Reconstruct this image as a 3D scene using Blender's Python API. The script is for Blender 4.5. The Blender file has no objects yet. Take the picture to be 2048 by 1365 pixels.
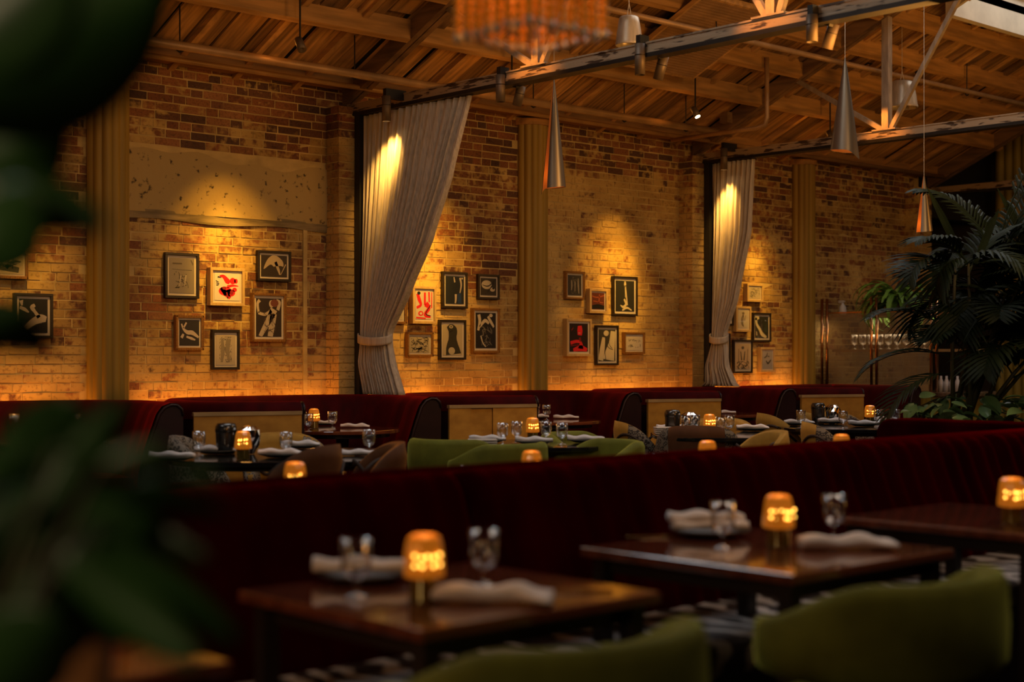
import bpy, bmesh, math, random
from mathutils import Vector, Matrix
R = random.Random(7)
sc = bpy.context.scene
COL = sc.collection
# ------------------------------------------------------------------ camera
# level 52 mm lens, turned 47.4 deg off the brick wall's length; X runs along the wall, Y into it
F, HY, CX, H = 2960.0, 714.0, 1024.0, 1.3
TH = math.radians(47.4); S, C = math.sin(TH), math.cos(TH)
cam = bpy.data.cameras.new('camera'); camo = bpy.data.objects.new('camera', cam); COL.objects.link(camo)
camo.location = (0, 0, H); camo.rotation_euler = (math.pi/2, 0, -(math.pi/2-TH))
cam.sensor_width = 36; cam.lens = F/2048*36; cam.shift_y = (HY-682.5)/2048; cam.clip_start = .05
cam.dof.use_dof = True; cam.dof.focus_distance = 12.0; cam.dof.aperture_fstop = 1.68
sc.camera = camo
# ------------------------------------------------------------------ world, exposure, large lights
sc.view_settings.view_transform = 'Standard'; sc.view_settings.look = 'None'
sc.view_settings.gamma = 1; sc.view_settings.use_curve_mapping = False
sc.view_settings.exposure = 0.0
sc.cycles.use_denoising = True
sc.cycles.max_bounces = 8; sc.cycles.diffuse_bounces = 4; sc.cycles.glossy_bounces = 3
sc.cycles.transparent_max_bounces = 16; sc.cycles.sample_clamp_indirect = 3; sc.cycles.caustics_reflective = False; sc.cycles.caustics_refractive = False
w = bpy.data.worlds.new('sky'); sc.world = w; w.use_nodes = True
w.node_tree.nodes['Background'].inputs[0].default_value = (.82, .9, 1, 1)
w.node_tree.nodes['Background'].inputs[1].default_value = 1.3
WARM = (1, .44, .085); AMBER = (1, .34, .045)
def light(name, kind, loc, energy, color, aim=None, **k):
    l = bpy.data.lights.new(name, kind); l.energy = energy; l.color = color
    for a, b in k.items(): setattr(l, a, b)
    o = bpy.data.objects.new(name, l); COL.objects.link(o); o.location = loc
    if aim is not None: o.rotation_euler = (Vector(aim)-Vector(loc)).to_track_quat('-Z', 'Y').to_euler()
    return o
D = 10.4                       # brick wall plane
def zroof(y): return 3.5+.45*(D-y)
TRUSS = [3.0, 7.6, 12.2, 16.8]
# daylight falling through the row of roof lights, one per bay
for t in (-1.6, 3.0, 7.6, 12.2):
    light('roof_light_daylight', 'AREA', (t+2.3, 7.0, zroof(7.0)+.36), 26, (.94, .95, .93), (t+2.3, 7.0-.44, 0), shape='RECTANGLE', size=3.1, size_y=1.5)
# added fill lights for tables, panels, roof and close leaves, not actual lamps
light('room_fill', 'AREA', (4.0, 1.4, 3.6), 26, (1, .76, .58), (6.0, 6.0, 1.0), shape='DISK', size=1.6)
light('room_fill', 'AREA', (9.0, 3.6, 3.9), 34, (1, .60, .26), (9.3, 8.2, .9), shape='DISK', size=1.6)
light('room_fill', 'AREA', (8.0, 5.0, 2.95), 52, (1, .43, .08), (8.3, 7.6, 5.5), shape='DISK', size=1.2)
light('room_fill', 'AREA', (13.2, 5.0, 2.95), 34, (1, .43, .08), (13.5, 7.6, 5.5), shape='DISK', size=1.2)
light('room_fill', 'AREA', (-1.6, 1.2, 2.4), 15, (1, .72, .45), (.2, 1.3, 1.2), shape='DISK', size=.7)
light('room_fill', 'AREA', (4.2, 6.2, 3.1), 16, (1, .45, .08), (4.6, 8.6, 4.4), shape='DISK', size=.8)
# ------------------------------------------------------------------ pixel to place (2048x1365 frame)
def lat(px): return (px-CX)/F
def on_y(px, py, Y):
    l = lat(px); d = Y/(S-C*l); return Vector((d*(C+l*S), Y, H+(HY-py)/F*d))
def on_x(px, py, X):
    l = lat(px); d = X/(C+l*S); return Vector((X, d*(S-C*l), H+(HY-py)/F*d))
def on_z(px, py, Z):
    d = (Z-H)*F/(HY-py); l = lat(px); return Vector((d*(C+l*S), d*(S-C*l), Z))
def at_d(px, py, d):
    l = lat(px); return Vector((d*(C+l*S), d*(S-C*l), H+(HY-py)/F*d))
def proj(p):
    d = C*p[0]+S*p[1]; return (CX+F*(S*p[0]-C*p[1])/d, HY-F*(p[2]-H)/d, d)
# ------------------------------------------------------------------ mesh helpers
class MB:
    def __init__(s): s.v = []; s.f = []
    def add(s, vs, fs):
        n = len(s.v); s.v += [tuple(v) for v in vs]; s.f += [tuple(n+i for i in f) for f in fs]; return s
    def box(s, a, b, j=0):
        x0, y0, z0 = a; x1, y1, z1 = b
        q = lambda: R.uniform(-j, j) if j else 0
        vs = [(x+q(), y+q(), z+q()) for x, y, z in ((x0,y0,z0),(x1,y0,z0),(x1,y1,z0),(x0,y1,z0),(x0,y0,z1),(x1,y0,z1),(x1,y1,z1),(x0,y1,z1))]
        return s.add(vs, [(0,3,2,1),(4,5,6,7),(0,1,5,4),(1,2,6,5),(2,3,7,6),(3,0,4,7)])
    def bar(s, p, q, w, h, up=(0,0,1)):
        p = Vector(p); q = Vector(q); d = (q-p).normalized(); sd = d.cross(Vector(up))
        if sd.length < 1e-4: sd = d.cross(Vector((0,1,0)))
        sd.normalize(); u = sd.cross(d)
        c = [sd*(w/2)*a+u*(h/2)*b for a, b in ((-1,-1),(1,-1),(1,1),(-1,1))]
        return s.add([p+k for k in c]+[q+k for k in c], [(0,1,2,3),(7,6,5,4),(0,4,5,1),(1,5,6,2),(2,6,7,3),(3,7,4,0)])
    def tube(s, pts, r, n=8, caps=True):
        pts = [Vector(p) for p in pts]; rs = r if isinstance(r, (list, tuple)) else [r]*len(pts)
        rings = []; prev = None
        for i, p in enumerate(pts):
            d = (pts[min(i+1, len(pts)-1)]-pts[max(i-1, 0)]).normalized()
            if prev is None:
                a = d.cross(Vector((0,0,1)))
                if a.length < 1e-3: a = d.cross(Vector((0,1,0)))
            else: a = prev-d*prev.dot(d)
            a.normalize(); prev = a; b = d.cross(a)
            rings.append([p+(a*math.cos(t)+b*math.sin(t))*rs[i] for t in [2*math.pi*k/n for k in range(n)]])
        vs = [v for r_ in rings for v in r_]
        fs = [(i*n+k, i*n+(k+1)%n, (i+1)*n+(k+1)%n, (i+1)*n+k) for i in range(len(pts)-1) for k in range(n)]
        if caps: fs += [tuple(range(n))[::-1], tuple((len(pts)-1)*n+k for k in range(n))]
        return s.add(vs, fs)
    def lathe(s, prof, n=20, c=(0,0,0), jit=None):
        vs = []; 
        for r, z in prof:
            for k in range(n):
                t = 2*math.pi*k/n; rr = r*(jit(k, z) if jit else 1)
                vs.append((c[0]+rr*math.cos(t), c[1]+rr*math.sin(t), c[2]+z))
        fs = [(i*n+k, i*n+(k+1)%n, (i+1)*n+(k+1)%n, (i+1)*n+k) for i in range(len(prof)-1) for k in range(n)]
        return s.add(vs, fs)
    def grid(s, fn, nu, nv, close=False):
        vs = [fn(i/(nu), j/nv) for i in range(nu+1) for j in range(nv+1)]
        fs = [(i*(nv+1)+j, (i+1)*(nv+1)+j, (i+1)*(nv+1)+j+1, i*(nv+1)+j+1) for i in range(nu) for j in range(nv)]
        return s.add(vs, fs)
    def prism(s, poly, axis, a, b):
        n = len(poly)
        def pt(p, t): return {'x': (t, p[0], p[1]), 'y': (p[0], t, p[1]), 'z': (p[0], p[1], t)}[axis]
        vs = [pt(p, a) for p in poly]+[pt(p, b) for p in poly]
        return s.add(vs, [tuple(range(n)), tuple(range(2*n-1, n-1, -1))]+[(i, (i+1) % n, (i+1) % n+n, i+n) for i in range(n)])
    def build(s, name, m, parent=None, smooth=False, bevel=0, sub=0, solid=0):
        me = bpy.data.meshes.new(name); me.from_pydata(s.v, [], s.f); me.validate()
        if m: me.materials.append(m)
        bm = bmesh.new(); bm.from_mesh(me); bmesh.ops.recalc_face_normals(bm, faces=bm.faces); bm.to_mesh(me); bm.free()
        if smooth: me.shade_smooth()
        o = bpy.data.objects.new(name, me); COL.objects.link(o)
        if parent is not None: o.parent = parent
        if bevel:
            b = o.modifiers.new('b', 'BEVEL'); b.width = bevel; b.segments = 2; b.limit_method = 'ANGLE'
        if solid:
            b = o.modifiers.new('s', 'SOLIDIFY'); b.thickness = solid; b.offset = 0
        if sub:
            b = o.modifiers.new('u', 'SUBSURF'); b.levels = sub; b.render_levels = sub
        return o
def sphere(mb, c, r, n=8, m=6, sq=1):
    return mb.lathe([(max(r*math.sin(math.pi*i/m), .0004), -r*sq*math.cos(math.pi*i/m)) for i in range(m+1)], n, c)
def tag(o, label, cat=None, group=None, kind=None):
    if label: o['label'] = label
    if cat: o['category'] = cat
    if group: o['group'] = group
    if kind: o['kind'] = kind
    return o
def thing(name, label, cat, loc=(0,0,0), rz=0, group=None):
    o = bpy.data.objects.new(name, None); o.empty_display_size = .05; COL.objects.link(o)
    o.location = loc; o.rotation_euler = (0, 0, rz); return tag(o, label, cat, group)
def struct(o, label=None): o['kind'] = 'structure'; 
def copy_tree(o, parent=None):
    c = o.copy(); COL.objects.link(c)
    if parent is not None: c.parent = parent
    for ch in list(o.children): copy_tree(ch, c)
    return c
def put(root, used, loc, rz, label, group=None):
    o = root if not used else copy_tree(root)
    o.location = loc; o.rotation_euler = (0, 0, rz); o['label'] = label
    if group: o['group'] = group
    return o
# ------------------------------------------------------------------ materials
MT = {}
def nt(name):
    m = bpy.data.materials.new(name); m.use_nodes = True; MT[name] = m
    return m, m.node_tree.nodes, m.node_tree.links, m.node_tree.nodes['Principled BSDF']
def mat(name, col, rough=.5, metal=0, var=.0, scale=(6,6,6), col2=None, bump=0, bscale=None, sheen=None, coat=0, emit=None, es=0, spec=None, thr=None, rnd=0, alpha=None):
    m, N, L, b = nt(name)
    b.inputs['Base Color'].default_value = (*col, 1); b.inputs['Roughness'].default_value = rough; b.inputs['Metallic'].default_value = metal
    if coat: b.inputs['Coat Weight'].default_value = coat; b.inputs['Coat Roughness'].default_value = .06
    if spec is not None: b.inputs['Specular IOR Level'].default_value = spec
    if sheen: b.inputs['Sheen Weight'].default_value = sheen[0]; b.inputs['Sheen Tint'].default_value = (*sheen[1], 1); b.inputs['Sheen Roughness'].default_value = .35
    if emit: b.inputs['Emission Color'].default_value = (*emit, 1); b.inputs['Emission Strength'].default_value = es
    if var or col2 or bump:
        tc = N.new('ShaderNodeTexCoord'); mp = N.new('ShaderNodeMapping'); mp.inputs['Scale'].default_value = scale
        no = N.new('ShaderNodeTexNoise'); no.inputs['Scale'].default_value = 1; no.inputs['Detail'].default_value = 6
        L.new(tc.outputs['Object'], mp.inputs[0]); L.new(mp.outputs[0], no.inputs[0])
        if var or col2:
            cr = N.new('ShaderNodeValToRGB'); L.new(no.outputs['Fac'], cr.inputs[0])
            c2 = col2 or tuple(c*(1-var) for c in col)
            a, z = thr or (.35, .65)
            cr.color_ramp.elements[0].position = a; cr.color_ramp.elements[1].position = z
            cr.color_ramp.elements[0].color = (*c2, 1); cr.color_ramp.elements[1].color = (*col, 1)
            out = cr.outputs[0]
            if rnd:
                oi = N.new('ShaderNodeObjectInfo'); mr = N.new('ShaderNodeMapRange'); mr.inputs[3].default_value = 1-rnd; mr.inputs[4].default_value = 1+rnd*.6
                mx = N.new('ShaderNodeMix'); mx.data_type = 'RGBA'; mx.blend_type = 'MULTIPLY'; mx.inputs[0].default_value = 1
                cb = N.new('ShaderNodeCombineColor')
                L.new(oi.outputs['Random'], mr.inputs[0])
                for i in range(3): L.new(mr.outputs[0], cb.inputs[i])
                L.new(out, mx.inputs[6]); L.new(cb.outputs[0], mx.inputs[7]); out = mx.outputs[2]
            L.new(out, b.inputs['Base Color'])
        if bump:
            bp = N.new('ShaderNodeBump'); bp.inputs['Strength'].default_value = bump; bp.inputs['Distance'].default_value = .01
            if bscale:
                mp2 = N.new('ShaderNodeMapping'); mp2.inputs['Scale'].default_value = bscale; n2 = N.new('ShaderNodeTexNoise'); n2.inputs['Scale'].default_value = 1
                L.new(tc.outputs['Object'], mp2.inputs[0]); L.new(mp2.outputs[0], n2.inputs[0]); L.new(n2.outputs['Fac'], bp.inputs['Height'])
            else: L.new(no.outputs['Fac'], bp.inputs['Height'])
            L.new(bp.outputs[0], b.inputs['Normal'])
    return m
def thin_glass(name, tint=(.95,.95,.95), gcol=(1,1,1), lo=.03, hi=.75, rough=.03, extra=0):
    m, N, L, b = nt(name); N.remove(b); out = N['Material Output']
    tr = N.new('ShaderNodeBsdfTransparent'); tr.inputs[0].default_value = (*tint, 1)
    gl = N.new('ShaderNodeBsdfGlossy'); gl.inputs[0].default_value = (*gcol, 1); gl.inputs['Roughness'].default_value = rough
    lw = N.new('ShaderNodeLayerWeight'); lw.inputs[0].default_value = .45
    mr = N.new('ShaderNodeMapRange'); mr.inputs[3].default_value = lo; mr.inputs[4].default_value = hi
    mx = N.new('ShaderNodeMixShader'); L.new(lw.outputs['Facing'], mr.inputs[0]); L.new(mr.outputs[0], mx.inputs[0])
    L.new(tr.outputs[0], mx.inputs[1]); L.new(gl.outputs[0], mx.inputs[2]); L.new(mx.outputs[0], out.inputs[0]); return m
def math_node(N, L, op, a, b):
    n = N.new('ShaderNodeMath'); n.operation = op
    for i, v in enumerate((a, b)):
        if isinstance(v, (int, float)): n.inputs[i].default_value = v
        else: L.new(v, n.inputs[i])
    return n.outputs[0]
def brick_mat():
    m, N, L, b = nt('painted_brick')
    at = N.new('ShaderNodeAttribute'); at.attribute_name = 'tint'
    tc = N.new('ShaderNodeNewGeometry') if False else N.new('ShaderNodeTexCoord')
    def noise(sc_, det, mapping=(1,1,1)):
        mp = N.new('ShaderNodeMapping'); mp.inputs['Scale'].default_value = mapping
        n = N.new('ShaderNodeTexNoise'); n.inputs['Scale'].default_value = sc_; n.inputs['Detail'].default_value = det
        L.new(tc.outputs['Object'], mp.inputs[0]); L.new(mp.outputs[0], n.inputs[0]); return n.outputs['Fac']
    n1 = noise(2.2, 3, (1, 1, 2)); n2 = noise(16, 5); n3 = noise(60, 3)
    v = math_node(N, L, 'ADD', at.outputs['Alpha'], math_node(N, L, 'MULTIPLY', math_node(N, L, 'SUBTRACT', n1, .5), 1.1))
    v = math_node(N, L, 'ADD', v, math_node(N, L, 'MULTIPLY', math_node(N, L, 'SUBTRACT', n2, .5), 1.5))
    mr = N.new('ShaderNodeMapRange'); mr.inputs[1].default_value = .36; mr.inputs[2].default_value = .62; mr.inputs[4].default_value = .92; L.new(v, mr.inputs[0])
    cr = N.new('ShaderNodeValToRGB'); L.new(n1, cr.inputs[0])
    cr.color_ramp.elements[0].color = (.46, .285, .09, 1); cr.color_ramp.elements[0].position = .3
    cr.color_ramp.elements[1].color = (.74, .515, .175, 1); cr.color_ramp.elements[1].position = .62
    dk = N.new('ShaderNodeMix'); dk.data_type = 'RGBA'; dk.blend_type = 'MULTIPLY'; dk.inputs[0].default_value = .6
    c3 = N.new('ShaderNodeValToRGB'); L.new(n3, c3.inputs[0]); c3.color_ramp.elements[0].position = .3; c3.color_ramp.elements[0].color = (.35, .32, .28, 1); c3.color_ramp.elements[1].position = .5; c3.color_ramp.elements[1].color = (1, 1, 1, 1)
    L.new(at.outputs['Color'], dk.inputs[6]); L.new(c3.outputs[0], dk.inputs[7])
    mx = N.new('ShaderNodeMix'); mx.data_type = 'RGBA'; L.new(mr.outputs[0], mx.inputs[0]); L.new(dk.outputs[2], mx.inputs[6]); L.new(cr.outputs[0], mx.inputs[7])
    n4 = noise(1.1, 4); n5 = noise(34, 4, (1, 1, 1.6))
    def mul(src, nz, lo, p0, p1, fac):
        c = N.new('ShaderNodeValToRGB'); L.new(nz, c.inputs[0]); c.color_ramp.elements[0].position = p0; c.color_ramp.elements[1].position = p1
        c.color_ramp.elements[0].color = (*lo, 1); c.color_ramp.elements[1].color = (1, 1, 1, 1)
        k = N.new('ShaderNodeMix'); k.data_type = 'RGBA'; k.blend_type = 'MULTIPLY'; k.inputs[0].default_value = fac
        L.new(src, k.inputs[6]); L.new(c.outputs[0], k.inputs[7]); return k.outputs[2]
    col = mul(mx.outputs[2], n4, (.42, .34, .24), .35, .62, .8); col = mul(col, n5, (.25, .16, .09), .31, .44, .5)
    L.new(col, b.inputs['Base Color']); b.inputs['Roughness'].default_value = .8
    bp = N.new('ShaderNodeBump'); bp.inputs['Strength'].default_value = .5; bp.inputs['Distance'].default_value = .006; L.new(n2, bp.inputs['Height']); L.new(bp.outputs[0], b.inputs['Normal'])
    return m
def leopard_mat(name, base, spot, sc_=38):
    m, N, L, b = nt(name); tc = N.new('ShaderNodeTexCoord'); v = N.new('ShaderNodeTexVoronoi'); v.inputs['Scale'].default_value = sc_
    cr = N.new('ShaderNodeValToRGB'); cr.color_ramp.elements[0].position = .25; cr.color_ramp.elements[1].position = .36
    e = cr.color_ramp.elements
    e[0].color = (*base, 1); e[1].color = (*spot, 1); x = e.new(.52); x.color = (*spot, 1); y = e.new(.6); y.color = (*base, 1)
    L.new(tc.outputs['Object'], v.inputs[0]); L.new(v.outputs['Distance'], cr.inputs[0]); L.new(cr.outputs[0], b.inputs['Base Color']); b.inputs['Roughness'].default_value = .8
    return m
def zebra_mat(name, a, c, sc_=9):
    m, N, L, b = nt(name); tc = N.new('ShaderNodeTexCoord'); v = N.new('ShaderNodeTexWave'); v.inputs['Scale'].default_value = sc_; v.inputs['Distortion'].default_value = 11; v.inputs['Detail'].default_value = 2; v.inputs['Detail Scale'].default_value = 1.2
    cr = N.new('ShaderNodeValToRGB'); cr.color_ramp.elements[0].position = .55; cr.color_ramp.elements[1].position = .75
    cr.color_ramp.elements[0].color = (*a, 1); cr.color_ramp.elements[1].color = (*c, 1)
    L.new(tc.outputs['Object'], v.inputs[0]); L.new(v.outputs['Fac'], cr.inputs[0]); L.new(cr.outputs[0], b.inputs['Base Color']); b.inputs['Roughness'].default_value = .7
    return m
M = {}
M['brick'] = brick_mat()
M['mortar'] = mat('mortar', (.62, .45, .18), .9, var=.3, scale=(5,5,9), bump=.4)
M['plaster'] = mat('old_plaster', (.44, .315, .125), .85, col2=(.06,.04,.02), scale=(22,22,22), thr=(.30,.40), bump=.4)
M['grimy'] = mat('grimy_plaster', (.36, .27, .14), .85, var=.6, scale=(3,3,20), bump=.4)
M['plank'] = mat('roof_plank', (.55, .295, .095), .75, var=.6, scale=(28,1.6,3), bump=.5, rnd=.55)
M['purlin'] = mat('purlin_wood', (.54, .28, .085), .7, var=.45, scale=(2,20,20), bump=.4, rnd=.25)
M['rafter'] = mat('rafter_wood', (.64, .35, .12), .7, var=.4, scale=(20,2,20), bump=.3, rnd=.3)
M['chord'] = mat('dark_chord_wood', (.22, .12, .055), .7, var=.5, scale=(20,2,20), bump=.3)
M['steel'] = mat('chipped_painted_steel', (.38, .27, .165), .5, .2, col2=(.06,.035,.02), scale=(10,6,40), thr=(.40,.46), bump=.4)
M['darksteel'] = mat('dark_steel', (.03, .025, .02), .45, .5, var=.3)
M['web'] = mat('truss_web_paint', (.42, .32, .22), .5, .2, var=.4, scale=(20,20,6))
M['pipe'] = mat('pipe_paint', (.46, .27, .12), .45, .2, var=.3, scale=(5,5,5))
M['duct'] = mat('grille_wood', (.36, .20, .09), .7, var=.3)
M['velvet'] = mat('red_velvet', (.060, .0006, .0018), .75, var=.5, scale=(9,9,3), sheen=(.75, (.70,.003,.008)), spec=.10)
M['velvet_dark'] = mat('deep_red_velvet', (.034, .0003, .0008), 1, var=.5, scale=(5,5,3), sheen=(.45, (.62,.001,.003)), spec=.0)
M['leather'] = mat('oxblood_leather', (.026, .008, .009), .38, var=.3, scale=(8,8,8), spec=.4)
M['burl'] = mat('burl_veneer', (.62, .32, .055), .35, col2=(.44,.21,.035), scale=(7,7,11), bump=.05, rnd=.18)
M['burledge'] = mat('veneer_edge', (.46, .31, .14), .4, var=.2)
M['olive'] = mat('olive_gold_fabric', (.36, .225, .03), .6, var=.3, scale=(20,20,.6), sheen=(.4,(.9,.7,.2)))
M['corr'] = mat('yellow_corrugated_panel', (.42, .31, .05), .5, var=.25, scale=(3,30,1), sheen=(.2,(.9,.8,.3)))
M['curtain'] = mat('linen_curtain', (.62, .53, .42), .9, var=.3, scale=(60,60,4), bump=.3, sheen=(.3,(.8,.7,.6)))
M['black'] = mat('black_paint', (.012, .010, .009), .6)
M['floor'] = mat('dark_floor', (.05, .03, .02), .35, var=.4, scale=(2,2,2))
M['darkwall'] = mat('dark_wall', (.035, .022, .014), .8, var=.3)
M['mahog'] = mat('mahogany_top', (.21, .055, .022), .16, var=.4, scale=(3,26,3), coat=1)
M['blacktop'] = mat('black_lacquer_top', (.012, .012, .013), .12, coat=.5)
M['cloth'] = mat('white_napkin', (.88, .80, .76), .9, var=.12, scale=(14,14,14), bump=.4)
M['plate'] = mat('slate_plate', (.09, .095, .09), .35)
M['plate2'] = mat('pale_plate', (.42, .40, .37), .3)
M['brass'] = mat('polished_brass', (.72, .45, .16), .22, 1)
M['copper'] = mat('copper_post', (.75, .38, .17), .2, 1, var=.2)
M['amber'] = mat('amber_glass', (.9, .33, .04), .25, emit=(1, .26, .012), es=.20, coat=.5)
M['goldglass'] = mat('gold_glass_base', (.28, .20, .03), .12, .6, coat=1)
M['glow'] = mat('candle_glow', (1, .7, .3), .5, emit=(1, .50, .07), es=5)
M['strip'] = mat('strip_glow', (1,.6,.2), .5, emit=(1,.33,.04), es=4)
M['lens'] = mat('lamp_lens', (1, .8, .5), .5, emit=(1, .7, .35), es=25)
M['glass'] = thin_glass('drinking_glass')
M['pane'] = thin_glass('picture_glass', (.97,.97,.97), lo=.012, hi=.25)
M['metalgrey'] = mat('brushed_nickel', (.25, .205, .15), .38, .85, var=.1, scale=(6,6,2))
M['copperin'] = mat('orange_lacquer_lining', (.72, .36, .11), .5, emit=(1,.35,.06), es=.05)
M['bell'] = mat('pearl_bell_shade', (.55, .46, .34), .35, .3, var=.3, scale=(40,40,2))
M['spotgrey'] = mat('spotlight_housing', (.13, .09, .055), .5, .3)
M['cord'] = mat('lamp_cord', (.5, .42, .32), .6)
M['bead'] = mat('amber_bead', (.62, .20, .015), .4, spec=.3, emit=(1, .27, .008), es=.11)
M['beadpale'] = mat('pale_bead', (.75, .62, .42), .15, coat=1)
M['green'] = mat('green_velvet', (.20, .20, .022), .75, var=.3, scale=(9,9,9), sheen=(.9,(.55,.6,.12)), spec=.2)
M['ochre'] = mat('ochre_velvet', (.50, .27, .045), .75, var=.25, scale=(9,9,9), sheen=(.5,(.9,.6,.2)), spec=.2)
M['brown'] = mat('rust_brown_velvet', (.13, .05, .018), .75, var=.3, scale=(9,9,9), sheen=(.8,(.9,.35,.06)), spec=.2)
M['trim'] = mat('dark_braid_trim', (.045, .025, .015), .7)
M['leopard'] = leopard_mat('grey_leopard_fabric', (.26, .215, .16), (.03,.022,.018), 42)
M['leopard2'] = leopard_mat('brown_leopard_fabric', (.20, .16, .11), (.02,.012,.008), 42)
M['stripe'] = zebra_mat('striped_ochre_fabric', (.48,.27,.06), (.07,.055,.04), 7)
M['zebra'] = zebra_mat('white_striped_seat_fabric', (.03,.018,.016), (.60,.54,.50), 2.6)
M['leg'] = mat('dark_wood_leg', (.03, .017, .010), .35)
M['chrome'] = mat('chrome', (.8, .74, .7), .07, 1)
M['gunmetal'] = mat('dark_metal', (.12, .11, .10), .25, .9)
M['marble'] = mat('brown_marble', (.22, .15, .10), .25, col2=(.06,.035,.02), scale=(9,9,9), coat=.4)
M['yellowpanel'] = mat('yellow_cabinet_panel', (.34, .25, .04), .45, var=.15)
M['palm'] = mat('palm_leaf', (.014, .026, .007), .55, var=.4, scale=(12,12,12), spec=.25)
M['palmstem'] = mat('palm_stem', (.085, .075, .025), .6, var=.4, scale=(12,12,6))
M['fern'] = mat('fern_leaf', (.12, .30, .04), .5, var=.4, scale=(12,12,12))
M['pothos'] = mat('broad_green_leaf', (.10, .24, .06), .32, col2=(.20,.34,.14), scale=(14,14,14), thr=(.5,.62))
M['nearleaf'] = mat('dark_rubber_leaf', (.04, .115, .022), .4, var=.35, scale=(8,8,8))
M['terracotta'] = mat('terracotta', (.50, .19, .05), .7, var=.2)
M['soil'] = mat('soil', (.03,.02,.012), .95)
M['whiteplastic'] = mat('white_plastic', (.62, .60, .62), .35)
M['frame_black'] = mat('black_frame', (.018, .012, .009), .35)
M['frame_gold'] = mat('beaded_gold_frame', (.40, .20, .06), .35, .35, var=.3, scale=(80,80,80))
M['frame_wood'] = mat('pale_wood_frame', (.56, .38, .17), .45, var=.2, scale=(30,30,4))
M['mount'] = mat('picture_mount', (.70, .62, .54), .8)
M['curb'] = mat('cream_curb', (.62, .54, .40), .7, var=.15)
M['whiteframe'] = mat('white_glazing_bar', (.8, .8, .8), .5)
def flat(c):
    k = 'ink_%02x%02x%02x' % tuple(int(255*x) for x in c)
    return MT.get(k) or mat(k, c, .55)
def fluted_glass():
    m, N, L, b = nt('fluted_glass'); N.remove(b); out = N['Material Output']
    tr = N.new('ShaderNodeBsdfTransparent'); tr.inputs[0].default_value = (.62, .58, .52, 1)
    df = N.new('ShaderNodeBsdfPrincipled'); df.inputs['Base Color'].default_value = (.42, .34, .25, 1); df.inputs['Roughness'].default_value = .25
    mx = N.new('ShaderNodeMixShader'); mx.inputs[0].default_value = .34
    L.new(tr.outputs[0], mx.inputs[1]); L.new(df.outputs[0], mx.inputs[2]); L.new(mx.outputs[0], out.inputs[0]); return m
M['fluted'] = fluted_glass()
# ------------------------------------------------------------------ room shell
XE = 18.35; rd_ = zroof(3.2)
def shell(name, mb, m): o = mb.build(name, m); o['kind'] = 'structure'; return o
shell('floor', MB().box((-3.2, -4.2, -.2), (19.2, 11.6, 0)), M['floor'])
wall = shell('wall_back', MB().box((-3, D+.003, 0), (16.62, D+.3, 3.75)), M['mortar'])
shell('wall_left', MB().box((-3.2, -4, 0), (-3, 11.5, 7.4)), M['darkwall'])
shell('wall_front', MB().box((-3.2, -4.2, 0), (19.2, -4, 3.75)), M['darkwall'])
shell('wall_right', MB().box((XE+.08, -4, 0), (XE+.3, 11.6, 7.4)), M['darkwall'])
shell('wall_recess', MB().box((16.62, 11.3, 0), (XE+.2, 11.5, 7.4)).box((16.6, D+.3, 0), (16.7, 11.3, 7.4)).box((16.62, D, 3.1), (XE+.1, D+.12, 7.3)), M['black'])
shell('wall_gable', MB().prism([(-4.2, rd_-3.3+.25), (3.2, rd_+.25), (11.6, rd_+.25-.45*8.4), (11.6, 7.4), (-4.2, 7.4)], 'x', 16.98, 17.05), M['black'])
shell('ceiling_annex', MB().box((16.98, -4.2, 7.3), (19.2, 11.6, 7.4)), M['black'])
ceil = bpy.data.objects.new('ceiling', None); COL.objects.link(ceil); ceil['kind'] = 'structure'
def slab(x0, x1, y0, y1, o0, o1):     # a piece that follows the roof slope
    return [(x, y, zroof(y)+o) for o in (o0, o1) for x, y in ((x0,y0),(x1,y0),(x1,y1),(x0,y1))]
BF = [(0,3,2,1),(4,5,6,7),(0,1,5,4),(1,2,6,5),(2,3,7,6),(3,0,4,7)]
# planks: each board is its own piece, cut round the roof lights
PL0 = .10
SK = [(t+.75, t+3.85) for t in (-1.6, 3.0, 7.6, 12.2)]
x = -3.0; rows = []
while x < 16.95:
    wd = R.choice((.16, .19, .22, .25)); rows.append((x, min(x+wd, 16.95))); x += wd+R.choice((.012, .018, .028))
YR = 3.2
for x0, x1 in rows:
    cut = any(a-.02 < (x0+x1)/2 < b+.02 for a, b in SK)
    near = x1 > 3.2
    cuts = [10.7, R.uniform(8.4, 9.6), 7.74] if near else [10.7, 7.74]
    segs = list(zip(cuts[:-1], cuts[1:]))
    segs.append((6.3, YR) if cut else (7.74, YR))
    for ya, yb in segs:
        dz = R.uniform(0, .012)+(.035 if R.random() < .22 else 0); mb = MB().add(slab(x0, x1, yb+.004, ya-.004, PL0+dz, PL0+.022+dz), BF)
        mb.build('plank', M['plank'], ceil)
# outer roofing above the planks (keeps daylight out) with the four openings
mb = MB()
edges = [-3.2]+[v for ab in SK for v in ab]+[17.0]
for i in range(len(edges)-1):
    if i % 2 == 0 : mb.add(slab(edges[i], edges[i+1], 6.3, 7.74, .17, .25), BF)
mb.add(slab(-3.2, 17.0, 7.74, 11.6, .17, .25), BF); mb.add(slab(-3.2, 17.0, YR, 6.3, .17, .25), BF)
rd = zroof(YR)
mb.add([(-3.2, -4.2, rd-3.3+.17), (17.0, -4.2, rd-3.3+.17), (17.0, YR, rd+.17), (-3.2, YR, rd+.17), (-3.2, -4.2, rd-3.3+.25), (17.0, -4.2, rd-3.3+.25), (17.0, YR, rd+.25), (-3.2, YR, rd+.25)], BF)
mb.build('roof_deck', M['darkwall'], ceil)
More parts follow.
